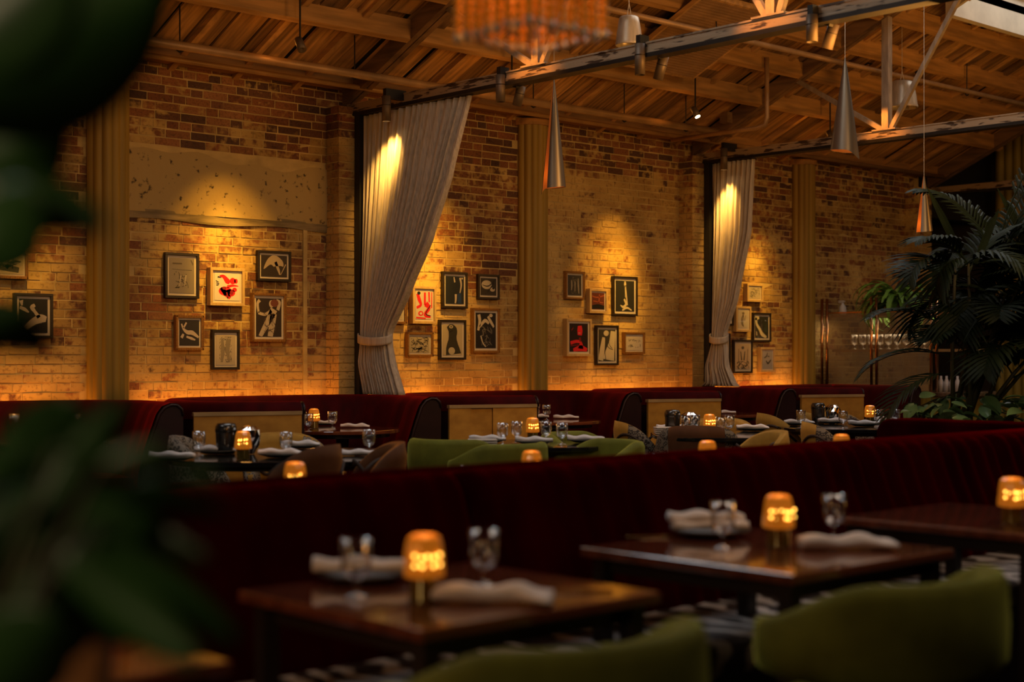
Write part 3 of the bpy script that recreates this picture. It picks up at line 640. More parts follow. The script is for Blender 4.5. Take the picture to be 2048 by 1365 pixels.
# ------------------------------------------------------------------ pictures
W1, K1 = (.78,.72,.66), (.012,.010,.010)
RED, DR = (.75,.015,.02), (.32,.01,.012)
GR = (.22,.20,.185)
def rib(pts): return ('r', pts)
def ell(x, y, a, b): return ('e', x, y, a, b)
def scrib(seed, n, x0=.12, y0=.1, x1=.88, y1=.9, w=.02):
    q = random.Random(seed); out = []
    for k in range(n):
        x, y = q.uniform(x0, x1), q.uniform(y0, y1); a = q.uniform(0, 6.28); pts = []
        for s_ in range(4):
            pts.append((min(max(x, x0), x1), min(max(y, y0), y1), w*q.uniform(.5, 1.4))); a += q.uniform(-.9, .9); x += .07*math.cos(a); y += .07*math.sin(a)
        out.append(rib(pts))
    return out
FR = [ # px rect, frame, background, [(colour, shapes)], label
 ((-50,498,57,557),'frame_gold',(.62,.52,.36),[((.10,.085,.06), [rib([(.1,.2,.12),(.4,.35,.16),(.9,.2,.12)]), rib([(.3,.2,.05),(.35,.6,.05),(.5,.75,.08)]), rib([(.6,.3,.1),(.75,.6,.06),(.95,.62,.02)])]+scrib(3,14))],'wide sketch print in gold beaded frame cut by the left edge'),
 ((29,587,107,677),'frame_black',K1,[((.55,.47,.42),[rib([(.12,.05,.12),(.45,.3,.22),(.75,.42,.3),(.95,.4,.18)]), rib([(.7,.45,.14),(.55,.62,.1),(.45,.75,.16),(.55,.82,.1)]), rib([(.02,.75,.1),(.2,.68,.12),(.34,.6,.04)]), rib([(.06,.95,.16),(.1,.8,.05)])])],'dark photograph of a pale leaning figure at far left'),
 ((331,506,399,597),'frame_black',(.27,.235,.21),[((.05,.04,.035), scrib(11,16,.2,.15,.75,.6)+[rib([(.1,.68,.01),(.5,.66,.014),(.9,.66,.02)])]), ((.12,.10,.08),[rib([(.12,.84,.05),(.5,.84,.05)]), rib([(.86,.95,.03),(.93,.85,.05),(.92,.8,.01)])]), ((.5,.44,.38),[rib([(.4,.2,.02),(.45,.5,.05)]), rib([(.6,.2,.02),(.66,.52,.06)])])],'grey print with line of letters in black frame, top left'),
 ((421,536,490,612),'frame_wood',W1,[(RED,[ell(.42,.34,.26,.17), ell(.62,.28,.2,.14), rib([(.25,.45,.1),(.45,.25,.2),(.62,.08,.1)]), ell(.8,.4,.09,.08), rib([(.2,.88,.06),(.35,.88,.12),(.5,.72,.2),(.6,.65,.12)]), ell(.72,.72,.12,.12), ell(.85,.72,.07,.09), rib([(.5,.5,.1),(.7,.55,.08),(.95,.54,.02)])]), (DR,[ell(.38,.45,.08,.06), rib([(.48,.3,.05),(.52,.12,.06)]), ell(.68,.3,.07,.09)]), (K1,[rib([(.05,.72,.02),(.16,.66,.02)]), rib([(.06,.64,.02),(.18,.6,.02)]), rib([(.06,.56,.02),(.15,.56,.03)]), rib([(.12,.86,.05),(.26,.84,.01)]), rib([(.5,.08,.05),(.54,.12,.03)])])],'white print with red splash shape in pale wood frame'),
 ((516,502,583,563),'frame_black',(.035,.025,.02),[((.50,.40,.28),[rib([(.1,.35,.02),(.3,.68,.2),(.5,.75,.4),(.75,.65,.22),(.85,.5,.02)]), rib([(.55,.7,.1),(.66,.35,.1),(.72,.1,.04)]), rib([(.75,.1,.02),(.95,.6,.04)])])],'small dark print with pale wing-like shape, top right'),
 ((505,587,573,684),'frame_gold',(.035,.022,.018),[((.58,.48,.38),[rib([(.15,.0,.14),(.35,.25,.2),(.55,.5,.26),(.7,.72,.28)]), rib([(.55,.0,.2),(.62,.3,.24),(.68,.6,.26)]), rib([(.08,.62,.1),(.35,.58,.1),(.6,.68,.14)]), rib([(.1,.62,.08),(.05,.85,.1),(.14,.95,.12)]), rib([(.85,.7,.12),(.92,.9,.12),(.8,.97,.05)]), ell(.6,.86,.1,.1)]), ((.20,.06,.04),[ell(.72,.88,.16,.1)]), ((.10,.06,.045), scrib(5,22,.3,.05,.75,.6,.016))],'figure seen from behind on dark ground in gold beaded frame'),
 ((352,631,408,701),'frame_gold',(.03,.026,.03),[((.62,.52,.46),[rib([(.1,.85,.06),(.2,.65,.1),(.4,.52,.18),(.65,.5,.2),(.97,.32,.08)]), rib([(.35,.9,.08),(.2,.68,.08)]), rib([(.1,.3,.14),(.2,.45,.1)]), rib([(.35,.35,.08),(.6,.28,.12),(.8,.22,.06)])])],'small reclining pale figure in gold beaded frame, lower left'),
 ((425,660,480,740),'frame_black',(.50,.42,.34),[((.09,.08,.07), scrib(21,42,.2,.1,.8,.92,.018)), ((.26,.22,.18),[rib([(.3,.1,.1),(.35,.45,.2),(.32,.85,.12)]), rib([(.68,.1,.1),(.6,.5,.2),(.66,.85,.24)])])],'grey pencil drawing in black frame, lowest of the first group'),
 ((770,592,814,648),'frame_gold',(.56,.48,.38),[((.30,.25,.2), scrib(31,8))],'gold framed pale print half hidden by the wide curtain'),
 ((826,573,873,648),'frame_wood',(.70,.60,.50),[(RED,[rib([(.55,.95,.12),(.55,.5,.12)]), rib([(.8,.97,.1),(.82,.6,.08)]), rib([(.98,.97,.06),(.97,.4,.08)]), rib([(.1,.9,.16),(.2,.7,.2),(.3,.5,.14),(.05,.4,.12)]), rib([(.6,.55,.3),(.8,.4,.2),(.55,.15,.16),(.9,.08,.1)]), ell(.3,.2,.16,.09), rib([(.02,.05,.08),(.6,.03,.06)])]), (K1,[rib([(.9,.5,.04),(.6,.2,.05),(.9,.12,.04)]), ell(.18,.92,.1,.06)]), ((.7,.6,.5),[ell(.3,.2,.08,.045)])],'bright red and white print in pale wood frame'),
 ((886,544,936,617),'frame_black',(.016,.02,.026),[((.55,.48,.42),[rib([(.45,.97,.05),(.5,.78,.08)]), rib([(.78,.95,.1),(.85,.7,.08),(.78,.4,.05)]), rib([(.55,.35,.12),(.55,.15,.1),(.52,.02,.08)]), ell(.9,.93,.05,.035)]), ((.02,.05,.16),[rib([(.75,.38,.2),(.75,.02,.22)])])],'tall dark photograph with blue patch in black frame'),
 ((957,549,1000,599),'frame_black',(.04,.032,.025),[((.55,.47,.36),[ell(.38,.62,.33,.26), ell(.75,.35,.16,.12)]), (K1,[rib([(.1,.6,.02),(.5,.55,.06),(.95,.95,.03)]), rib([(.45,.2,.05),(.85,.75,.05)]), ell(.8,.42,.07,.06)])],'small square dark print right of the tall blue one'),
 ((946,617,1000,706),'frame_gold',(.014,.012,.014),[((.60,.52,.42),[rib([(.12,.5,.1),(.2,.75,.14),(.15,.95,.14)]), rib([(.2,.6,.08),(.45,.78,.14),(.65,.7,.1)]), rib([(.6,.9,.1),(.78,.72,.12),(.9,.6,.08)]), ell(.75,.93,.09,.05), rib([(.25,.35,.06),(.35,.15,.05),(.5,.04,.05)])]), ((.3,.27,.25), scrib(41,22,.3,.05,.8,.6,.014))],'large dark figure print in gold beaded frame'),
 ((880,640,933,720),'frame_black',(.50,.42,.29),[((.035,.032,.02),[rib([(.28,.98,.22),(.5,.8,.46),(.5,.62,.4),(.5,.5,.42),(.5,.25,.66),(.55,0,.8)])]), ((.52,.45,.32),[ell(.42,.92,.1,.055), ell(.45,.14,.17,.12)]), ((.04,.035,.025),[ell(.42,.92,.04,.025)])],'dark torso-shaped silhouette on tan print in black frame'),
 ((815,665,867,714),'frame_gold',(.42,.35,.26),[((.045,.035,.025), scrib(51,60,.08,.06,.92,.92,.022))],'dense ink scribble print in gold beaded frame'),
 ((1132,543,1170,599),'frame_gold',(.045,.04,.04),[((.32,.28,.24), [rib([(.25,.75,.06),(.28,.5,.1),(.25,.25,.05)]), rib([(.5,.7,.08),(.52,.5,.08),(.5,.2,.05)]), rib([(.75,.85,.05),(.76,.5,.1),(.8,.1,.05)])]+scrib(61,10,w=.012))],'small dark crowd print in brown frame, top left of third group'),
 ((1180,578,1216,627),'frame_wood',(.15,.035,.018),[((.42,.10,.04),[rib([(.0,.8,.06),(.4,.72,.08),(1,.85,.06)]), rib([(.55,.4,.1),(.6,.9,.06)]), rib([(.1,.5,.06),(.9,.4,.05)])]), (K1,[rib([(0,.12,.2),(.5,.18,.25),(1,.1,.2)])])],'smallest rust-red print in pale wood frame'),
 ((1227,553,1276,632),'frame_black',(.022,.022,.018),[((.62,.54,.42),[rib([(.5,.98,.05),(.5,.88,.12),(.5,.8,.04)]), rib([(.5,.85,.04),(.52,.45,.03)]), rib([(.52,.85,.05),(.62,.2,.06)]), rib([(.25,.2,.03),(.4,.14,.1),(.55,.24,.1),(.45,.4,.08)]), rib([(.35,.03,.06),(.6,.12,.08),(.85,.04,.04)])])],'tall black print with thin raised pale arm in black frame'),
 ((1134,638,1184,713),'frame_wood',(.02,.008,.008),[((.8,.02,.03),[rib([(.55,.92,.2),(.56,.75,.28),(.55,.58,.22)]), rib([(.05,.3,.14),(.35,.36,.12),(.6,.32,.12),(.6,.1,.3)]), rib([(.2,.05,.12),(.6,.12,.24),(.95,.05,.14)])]), ((.25,.01,.01),[rib([(.55,.5,.1),(.58,.35,.08)]), rib([(.2,.85,.04),(.1,.75,.04)]), rib([(.05,.2,.04),(.5,.24,.03)])]), ((.6,.5,.5),[ell(.52,.66,.07,.012)])],'glowing red face print on black in pale wood frame'),
 ((1193,651,1238,731),'frame_black',(.05,.045,.03),[((.66,.58,.42),[rib([(.12,.02,.3),(.22,.4,.28),(.3,.75,.16)]), rib([(.85,.95,.26),(.8,.6,.34),(.65,.2,.6),(.6,.02,.7)]), ell(.45,.88,.16,.09)]), ((.05,.045,.03),[rib([(.42,.75,.02),(.55,.45,.03),(.85,.36,.02)]), rib([(.56,.9,.02),(.62,.55,.02),(.8,.4,.03)]), rib([(.36,.4,.02),(.42,.05,.03)])])],'pale folded-up figure print in black frame, lowest of third group'),
 ((1249,665,1290,708),'frame_gold',(.60,.52,.44),[((.14,.12,.10), scrib(71,9,.15,.52,.9,.8,.02)+scrib(72,9,.15,.2,.9,.4,.02))],'small pale print with rows of marks in gold beaded frame'),
 ((1495,568,1527,604),'frame_wood',(.55,.46,.34),[((.08,.06,.045), scrib(81,34,.12,.1,.88,.88,.02))],'small tangled ink print, topmost beyond the narrow curtain'),
 ((1434,598,1468,651),'frame_black',(.40,.36,.3),[((.04,.04,.035),[rib([(.75,.1,.3),(.75,.5,.16),(.78,.72,.1)])])],'black framed print half hidden behind the narrow curtain, upper'),
 ((1473,613,1503,664),'frame_wood',(.60,.52,.42),[((.20,.15,.10),[ell(.5,.82,.13,.07), rib([(.5,.75,.1),(.45,.5,.3),(.4,.25,.2),(.55,.08,.08)]), rib([(.75,.7,.05),(.65,.4,.04)])]), ((.5,.43,.33),[rib([(.48,.6,.08),(.5,.3,.06)])])],'tall sepia figure drawing in pale wood frame'),
 ((1507,626,1543,684),'frame_black',(.02,.02,.016),[((.62,.54,.38),[rib([(.0,.95,.3),(.3,.98,.2)]), rib([(.06,.95,.14),(.12,.65,.14),(.35,.4,.16),(.5,.2,.2),(.85,.02,.12)]), rib([(.1,.3,.04),(.14,.12,.06)])])],'black print with pale back-curve in black frame'),
 ((1468,680,1506,747),'frame_black',(.52,.40,.28),[((.09,.075,.05), scrib(91,30,.08,.03,.92,.3,.03)+[rib([(.2,.3,.04),(.22,.8,.03)]), rib([(.8,.3,.04),(.85,.8,.03)]), ell(.5,.84,.1,.06), rib([(.35,.7,.05),(.42,.35,.1)]), rib([(.65,.7,.05),(.58,.35,.1)])])],'tall sepia temple-like engraving in black frame'),
 ((1522,695,1551,745),'frame_wood',(.46,.42,.42),[((.10,.085,.07),[rib([(.15,.6,.05),(.4,.7,.1),(.5,.9,.04)]), rib([(.35,.45,.08),(.55,.3,.14),(.85,.5,.08)]), rib([(.5,.7,.06),(.7,.68,.05)])])],'small pale blue-grey sketch in pale wood frame, lowest right'),
 ((1432,667,1462,739),'frame_black',(.24,.19,.14),[((.10,.08,.06),[rib([(.1,.6,.03),(.4,.8,.03),(.9,.7,.02)]), ell(.4,.5,.1,.06)])],'plain brown print half hidden behind the narrow curtain, lower'),
]
def shape_mesh(mb, shapes, w_, h_, y):
    for s_ in shapes:
        if s_[0] == 'e':
            _, x, z, a, b = s_; n = 14
            vs = [((min(max(x+a*math.cos(6.2832*k/n), 0), 1)-.5)*w_, y, (min(max(z+b*math.sin(6.2832*k/n), 0), 1)-.5)*h_) for k in range(n)]
            mb.add(vs, [tuple(range(n))])
        else:
            pts = s_[1]
            if len(pts) > 2:
                q = [(a, b) for a, b, c in pts]; qs = smooth_path(q, 4); ws = []
                for i in range(len(pts)-1):
                    for k in range(4): ws.append(pts[i][2]+(pts[i+1][2]-pts[i][2])*k/4)
                ws.append(pts[-1][2]); pts = [(a, b, c) for (a, b), c in zip(qs, ws)]
            vs = []
            for i, (x, z, t_) in enumerate(pts):
                x2, z2 = pts[min(i+1, len(pts)-1)][:2]; x1, z1 = pts[max(i-1, 0)][:2]
                dx, dz = (x2-x1)*w_, (z2-z1)*h_; l_ = math.hypot(dx, dz) or 1; nx, nz = -dz/l_, dx/l_
                for sg in (-1, 1):
                    X = x*w_+nx*sg*t_*w_/2; Z = z*h_+nz*sg*t_*w_/2
                    vs.append((min(max(X, 0), w_)-w_/2, y, min(max(Z, 0), h_)-h_/2))
            mb.add(vs, [(2*i, 2*i+1, 2*i+3, 2*i+2) for i in range(len(pts)-1)])
YFS = {'frame_black': 10.362, 'frame_gold': 10.358, 'frame_wood': 10.338}
for (x0, y0, x1, y1), fk, bg, motifs, lb in FR:
    YF = YFS[fk]; xm = (x0+x1)/2; a = on_y(x0, 0, YF).x; b = on_y(x1, 0, YF).x
    zt = on_y(xm, y0, YF).z; zb = on_y(xm, y1, YF).z
    w_, h_ = b-a, zt-zb
    t = thing('framed_picture', lb, 'picture', ((a+b)/2, YF, (zt+zb)/2))
    fw = .021 if fk != 'frame_wood' else .024; mb = MB(); W, Hh = w_/2, h_/2
    dp = D-.003-YF
    for q in (((-W,0,Hh-fw),(W,dp,Hh)), ((-W,0,-Hh),(W,dp,-Hh+fw)), ((-W,0,-Hh+fw),(-W+fw,dp,Hh-fw)), ((W-fw,0,-Hh+fw),(W,dp,Hh-fw))): mb.box(*q)
    if fk == 'frame_gold':
        n = int(w_/.014)
        for k in range(n):
            xx = -W+w_*(k+.5)/n
            for zz in (-Hh+.006, Hh-.006): mb.box((xx-.004,-.005,zz-.006),(xx+.004,0,zz+.006))
        n = int(h_/.014)
        for k in range(n):
            zz = -Hh+h_*(k+.5)/n
            for xx in (-W+.006, W-.006): mb.box((xx-.006,-.005,zz-.004),(xx+.006,0,zz+.004))
    mb.build('frame', M[fk], t, bevel=.002 if fk != 'frame_gold' else 0)
    MB().box((-W+fw, .014, -Hh+fw), (W-fw, .02, Hh-fw)).build('mount', M['mount'], t)
    mg = min(w_, h_)*.065; pw, ph = w_-2*fw-2*mg, h_-2*fw-2*mg
    pr = MB().box((-pw/2, .011, -ph/2), (pw/2, .014, ph/2)).build('print', flat(bg), t)
    for k, (c, shs) in enumerate(motifs):
        mb = MB(); shape_mesh(mb, shs, pw, ph, .0105-.0008*k); mb.build('motif', flat(c), pr)
    MB().add([(-W+fw,.007,-Hh+fw),(W-fw,.007,-Hh+fw),(W-fw,.007,Hh-fw),(-W+fw,.007,Hh-fw)], [(0,1,2,3)]).build('glass_pane', M['pane'], t)
# ------------------------------------------------------------------ pendants
def cone_pendant(px, yt, yb, d, hw, label, rot):
    a = at_d(px, yt, d); b = at_d(px, yb, d); L_ = a.z-b.z; r = hw/F*d
    t = thing('cone_pendant', label, 'pendant lamp', (a.x, a.y, b.z), rot)
    n = 40
    def fn(u, v):
        ang = math.radians(-157+320*u); rr = (.004+(r-.004)*v**.93)*(1+.10*u*v)
        z = L_*(1-v)+(.10*r*math.cos(ang)-.55*r*smooth(.80,1,u)*(1-.0*v))*v**3
        return (rr*math.cos(ang), rr*math.sin(ang), z)
    sh = MB().grid(fn, n, 14).build('shade', M['metalgrey'], t, True)
    MB().grid(lambda u, v: tuple(c*.965 if i < 2 else c for i, c in enumerate(fn(u, .02+.975*v))), n, 14).build('lining', M['copperin'], t, True)
    MB().tube([(0,0,L_), (0,0,zroof(a.y)+.09-b.z)], .0026, 5).build('cord', M['cord'], t)
    light('cone_glow', 'POINT', (a.x, a.y, b.z+L_*.12), .12, AMBER, shadow_soft_size=.02)
cone_pendant(1108, 160, 376, 11.6, 23, 'nickel cone pendant in front of the middle pilaster', math.radians(-15))
cone_pendant(1690, 116, 303, 13.0, 28, 'largest nickel cone pendant before the second truss', math.radians(118))
cone_pendant(1848, 350, 464, 13.3, 16.5, 'small nickel cone pendant above the palm', math.radians(-15))
def bell(px, y0, y1, d, hw, label):
    a = at_d(px, y0, d); b = at_d(px, y1, d); L_ = a.z-b.z; r = hw/F*d
    t = thing('bell_pendant', label, 'pendant lamp', (a.x, a.y, b.z))
    n = 36; fl = lambda k, z: 1+.012*(k % 2)
    MB().lathe([(.002, L_), (r*.62, L_*.995), (r*.72, L_*.95), (r*.80, L_*.75), (r*.9, L_*.45), (r*.97, L_*.12), (r, 0), (r*.95, 0), (r*.9, L_*.2), (r*.7, L_*.8), (.002, L_*.9)], n, (0,0,0), fl).build('shade', M['bell'], t, True)
    MB().lathe([(r*1.005, .0), (r*1.02, .012), (r*1.005, .024)], n).build('rim', M['bell'], t, True)
    mb = MB().tube([(-r*.2,0,L_), (0,0,L_+.1)], .003, 5).tube([(r*.25,0,L_), (0,0,L_+.1)], .003, 5).tube([(0,0,L_+.1), (0,0,max(zroof(a.y)+.15-b.z, L_+.2))], .003, 5); mb.build('cord', M['cord'], t)
bell(1258, 33, 91, 11.2, 27, 'fluted pearl bell pendant behind the first truss')
bell(1804, 163, 216, 14.6, 31, 'smaller bell pendant behind the second truss brace')
# amber bead chandelier
kx = at_d(1066, 86, 4.0)
t = thing('bead_chandelier', 'square amber bead chandelier at the top edge', 'chandelier', (kx.x-.145, kx.y-.145, kx.z-.035))
SZ = .265; NS = 8; HB = .42
MB().box((-SZ/2,-SZ/2,HB), (SZ/2,SZ/2,HB+.03)).build('top_plate', M['brass'], t)
bm_ = None; k = 0
for i in range(NS):
    for j in range(NS):
        edge = i in (0, NS-1) or j in (0, NS-1)
        if not edge and (i+j) % 2: continue
        X, Y = -SZ/2+SZ*i/(NS-1), -SZ/2+SZ*j/(NS-1)
        if bm_ is None:
            mb = MB(); z = .03
            while z < HB: sphere(mb, (0,0,z), .0125, 8, 5); z += .0245
            s0 = mb.build('bead_strand', M['bead'], t, True); bm_ = s0.data
            e0 = sphere(MB(), (0,0,.008), .013, 8, 5).build('end_bead', M['beadpale'], s0, True)
            s0.location = (X, Y, 0)
        else:
            s1 = s0.copy(); COL.objects.link(s1); s1.parent = t; s1.location = (X, Y, R.uniform(-.004, .004)+(.0 if edge else .03))
            e1 = e0.copy(); COL.objects.link(e1); e1.parent = s1
MB().tube([(0,0,HB+.03),(0,0,2.4)], .006, 6).build('stem', M['brass'], t)
for dz in (.14, .3): light('chandelier_bulb', 'POINT', (kx.x-.145, kx.y-.145, kx.z+dz), 2.0, (1,.45,.1), shadow_soft_size=.03)
# ------------------------------------------------------------------ table ware
def make_lantern():
    t = thing('candle_lantern', 'x', 'lantern')
    MB().lathe([(.001,0),(.034,0),(.035,.004),(.034,.05),(.036,.056),(.001,.056)], 20).build('base', M['goldglass'], t, True)
    f = lambda k, z: 1+(.05 if (k+int(z*160)) % 2 else -.0)
    MB().lathe([(.036,.054),(.0445,.057),(.0445,.07),(.0435,.085),(.0425,.10),(.041,.115),(.039,.13),(.035,.143),(.026,.150),(.001,.152)], 20, (0,0,0), f).build('amber_shade', M['amber'], t)
    return t
def make_core(): pass
lan0 = make_lantern(); lanused = [0]
def lantern(p, label, big=1):
    o = put(lan0, lanused[0], p, R.uniform(0, 1), label, 'amber candle lanterns'); lanused[0] = 1
    # bright facets where the flame shows through the glass
    mb = MB(); v = Vector((-p[0], -p[1], 0)).normalized(); s_ = Vector((-v.y, v.x, 0))
    for a in (-.021, -.008, .008, .021):
        for z in (.085, .105): sphere(mb, v*.040+s_*a+Vector((0,0,z+R.uniform(-.003,.003))), .0042, 6, 4)
    f = mb.build('flame_facets', M['glow'], o); f.rotation_euler = (0, 0, -o.rotation_euler[2])
    light('candle', 'POINT', (p[0], p[1], p[2]+.19), .30, (1,.42,.09), shadow_soft_size=.03)
def make_goblet():
    o = MB().lathe([(.001,0),(.030,.001),(.030,.003),(.006,.008),(.005,.035),(.008,.040),(.026,.050),(.034,.064),(.036,.09),(.036,.135),(.0348,.135),(.0345,.09),(.032,.066),(.022,.054),(.001,.046)], 22).build('goblet', M['glass'], None, True)
    return tag(o, 'x', 'glass')
def make_tumbler():
    o = MB().lathe([(.001,0),(.030,0),(.032,.09),(.0305,.09),(.0285,.008),(.001,.008)], 22).build('tumbler', M['glass'], None, True)
    return tag(o, 'x', 'glass')
gob0 = make_goblet(); tum0 = make_tumbler(); GU = {'g': 0, 't': 0}
def goblet(p, label, s_=1.0):
    o = gob0 if not GU['g'] else gob0.copy()
    if GU['g']: COL.objects.link(o)
    GU['g'] = 1; o.location = p; o.scale = (s_,)*3; o['label'] = label; return o
def tumbler(p, label):
    o = tum0 if not GU['t'] else tum0.copy()
    if GU['t']: COL.objects.link(o)
    GU['t'] = 1; o.location = p; o['label'] = label; return o
def napkin_mesh(seed, ln=.235, r=.031, flare=.6):
    q = random.Random(seed); n = 14; prof = []
    mb = MB(); vs = []; m_ = 16
    for i in range(m_+1):
        u = i/m_; w_ = r*(1+flare*max(0, u-.7)/.3+.25*math.sin(u*9+seed)) ; hh = r*.55*(1+.15*math.sin(u*13+seed))*(1-.35*max(0,u-.75)/.25)
        for k in range(n):
            a = 6.2832*k/n; cr = 1+.07*math.sin(3*a+u*6+seed)
            vs.append(((u-.5)*ln, w_*math.cos(a)*cr, hh+hh*math.sin(a)*cr*.98+.001))
    fs = [(i*n+k, i*n+(k+1) % n, (i+1)*n+(k+1) % n, (i+1)*n+k) for i in range(m_) for k in range(n)]
    fs += [tuple(range(n)), tuple(m_*n+k for k in reversed(range(n)))]
    return mb.add(vs, fs)
def napkin(p, rz, label, seed=1, s_=1, flare=.5):
    o = napkin_mesh(seed, flare=flare).build('napkin', M['cloth'], None, True); o.location = p; o.rotation_euler = (0, 0, rz); o.scale = (s_,)*3
    return tag(o, label, 'napkin')
pl0 = MB().lathe([(.001,.006),(.06,.006),(.085,.012),(.115,.020),(.118,.022),(.112,.016),(.07,.002),(.001,0)], 32).build('plate', M['plate'], None, True); pl0['category'] = 'plate'
PU = [0]
def plate(p, label, m='plate', s_=1):
    o = pl0 if not PU[0] else pl0.copy()
    if PU[0]: COL.objects.link(o)
    PU[0] = 1; o.location = p; o.scale = (s_, s_, s_); o['label'] = label; return o
def setting(p, rz, where, seed, s_=1):
    plate(p, 'dark plate under the folded napkin %s' % where, s_=s_)
    napkin((p[0], p[1], p[2]+.012*s_), rz, 'folded white napkin on the plate %s' % where, seed, s_, .3)
def knife(p, rz, label):
    o = MB().box((-.09,-.007,.0),(.02,.007,.004)).box((.02,-.005,.0),(.10,.005,.006)).build('knife', M['brass'], None, bevel=.002); o.location = p; o.rotation_euler = (0,0,rz); tag(o, label, 'cutlery')
# ------------------------------------------------------------------ tables
def square_table(x0, x1, y0, y1, label):
    t = thing('dining_table', label, 'table', ((x0+x1)/2, (y0+y1)/2, 0), 0, None); w_, d_ = (x1-x0)/2, (y1-y0)/2
    MB().box((-w_,-d_,.722),(w_,d_,.75)).build('tabletop', M['mahog'], t, bevel=.006)
    MB().box((-w_+.06,-d_+.06,.675),(w_-.06,d_-.06,.722)).build('apron', M['leg'], t)
    for sx in (-1,1):
        for sy in (-1,1): MB().box((sx*(w_-.05)-.022, sy*(d_-.05)-.022, 0), (sx*(w_-.05)+.022, sy*(d_-.05)+.022, .722)).build('leg', M['leg'], t)
square_table(1.88, 2.60, 2.31, 3.00, 'mahogany table nearest the camera with two napkins and a lantern')
square_table(.74, 1.44, 2.31, 3.00, 'mahogany table hidden behind the close dark leaves')
light('candle', 'POINT', (1.15, 2.6, .98), 1.8, (1,.42,.1), shadow_soft_size=.03)  # extra light added to brighten the close leaves, no candle seen here
square_table(3.04, 3.80, 2.26, 3.02, 'mahogany table second from the left in the front row')
square_table(4.27, 5.00, 2.26, 3.00, 'mahogany table cut by the right edge in the front row')
def round_table(x, y, r, label, m='blacktop', ry=None, z=.75):
    t = thing('round_table' if not ry else 'dining_table', label, 'table', (x, y, 0), -(math.pi/2-TH) if ry else 0); ry = ry or r
    n = 40; E = 2.0 if ry == r else 3.2
    def se(a, k): 
        c, s_ = math.cos(a), math.sin(a); return (k*r*math.copysign(abs(c)**(2/E), c), k*ry*math.copysign(abs(s_)**(2/E), s_))
    MB().prism([se(6.2832*k/n, 1) for k in range(n)], 'z', z-.028, z).build('tabletop', M[m], t, bevel=.006)
    MB().prism([se(6.2832*k/n, .82) for k in range(n)], 'z', z-.06, z-.028).build('apron', M['leg'], t)
    MB().lathe([(.001,z-.06),(.05,z-.06),(.035,.3),(.04,.06),(.22,.02),(.23,0),(.001,0)], 24).build('pedestal', M['brass'] if m == 'mahog' else M['darksteel'], t, True)
def rf_xy(r_, f_): return S*r_+C*f_, -C*r_+S*f_
round_table(*rf_xy(-1.25, 8.34), .64, 'large black table at the left of the middle row', ry=.62)
round_table(*rf_xy(.14, 9.40), .46, 'black table ringed by green velvet chairs', ry=.45)
round_table(*rf_xy(1.46, 10.55), .46, 'black table beside the leopard sided chair', ry=.54)
round_table(*rf_xy(2.70, 11.85), .60, 'large glossy black table at the right of the middle row', ry=.68)
bt = [(4.4, 9.3, 'far left booth'), (6.70, 9.2, 'booth under the wide curtain'), (8.93, 9.22, 'booth under the middle pilaster'), (11.2, 9.2, 'booth right of the leopard chair'), (13.45, 9.2, 'booth at the far right')]
for x, y, wh in bt: round_table(x, y, .44, 'reddish round table inside the %s' % wh, 'mahog')
# ------------------------------------------------------------------ chairs
def band_chair(label):
    """curved padded band back, round seat, four legs; faces +Y"""
    t = thing('barrel_chair', label, 'chair')
    MB().lathe([(.001,.40),(.19,.40),(.235,.415),(.25,.44),(.235,.47),(.19,.482),(.001,.488)], 28).build('seat', M['green'], t, True)
    n = 30; vs = []; fs = []; m_ = 12
    for i in range(n+1):
        a = math.radians(-90-112+224*i/n); e = abs(i/n-.5)*2
        top = .80-.10*smooth(.45, 1, e); bot = .555+.02*smooth(.6,1,e); th = .040*(1-.35*smooth(.9,1,e))
        hh = (top-bot)/2; zc = (top+bot)/2
        for k in range(m_):
            b = 6.2832*k/m_; c, s_ = math.cos(b), math.sin(b)
            rr = .275+th*math.copysign(abs(c)**.7, c); zz = zc+hh*math.copysign(abs(s_)**.45, s_)
            vs.append((rr*math.cos(a), rr*math.sin(a), zz))
    fs = [(i*m_+k, i*m_+(k+1) % m_, (i+1)*m_+(k+1) % m_, (i+1)*m_+k) for i in range(n) for k in range(m_)]+[tuple(range(m_)), tuple(n*m_+k for k in reversed(range(m_)))]
    MB().add(vs, fs).build('backrest', M['green'], t, True)
    for a in (-150, -90, -30): 
        c, s_ = math.cos(math.radians(a)), math.sin(math.radians(a))
        MB().tube([(.22*c,.22*s_,.42),(.275*c,.275*s_,.60)], .013, 8).build('back_post', M['green'], t, True)
    for sx in (-1,1):
        for sy in (-1,1): MB().tube([(sx*.15,sy*.15,.41),(sx*.19,sy*.19,.0)], [.02,.012], 8).build('leg', M['leg'], t, True)
    return t
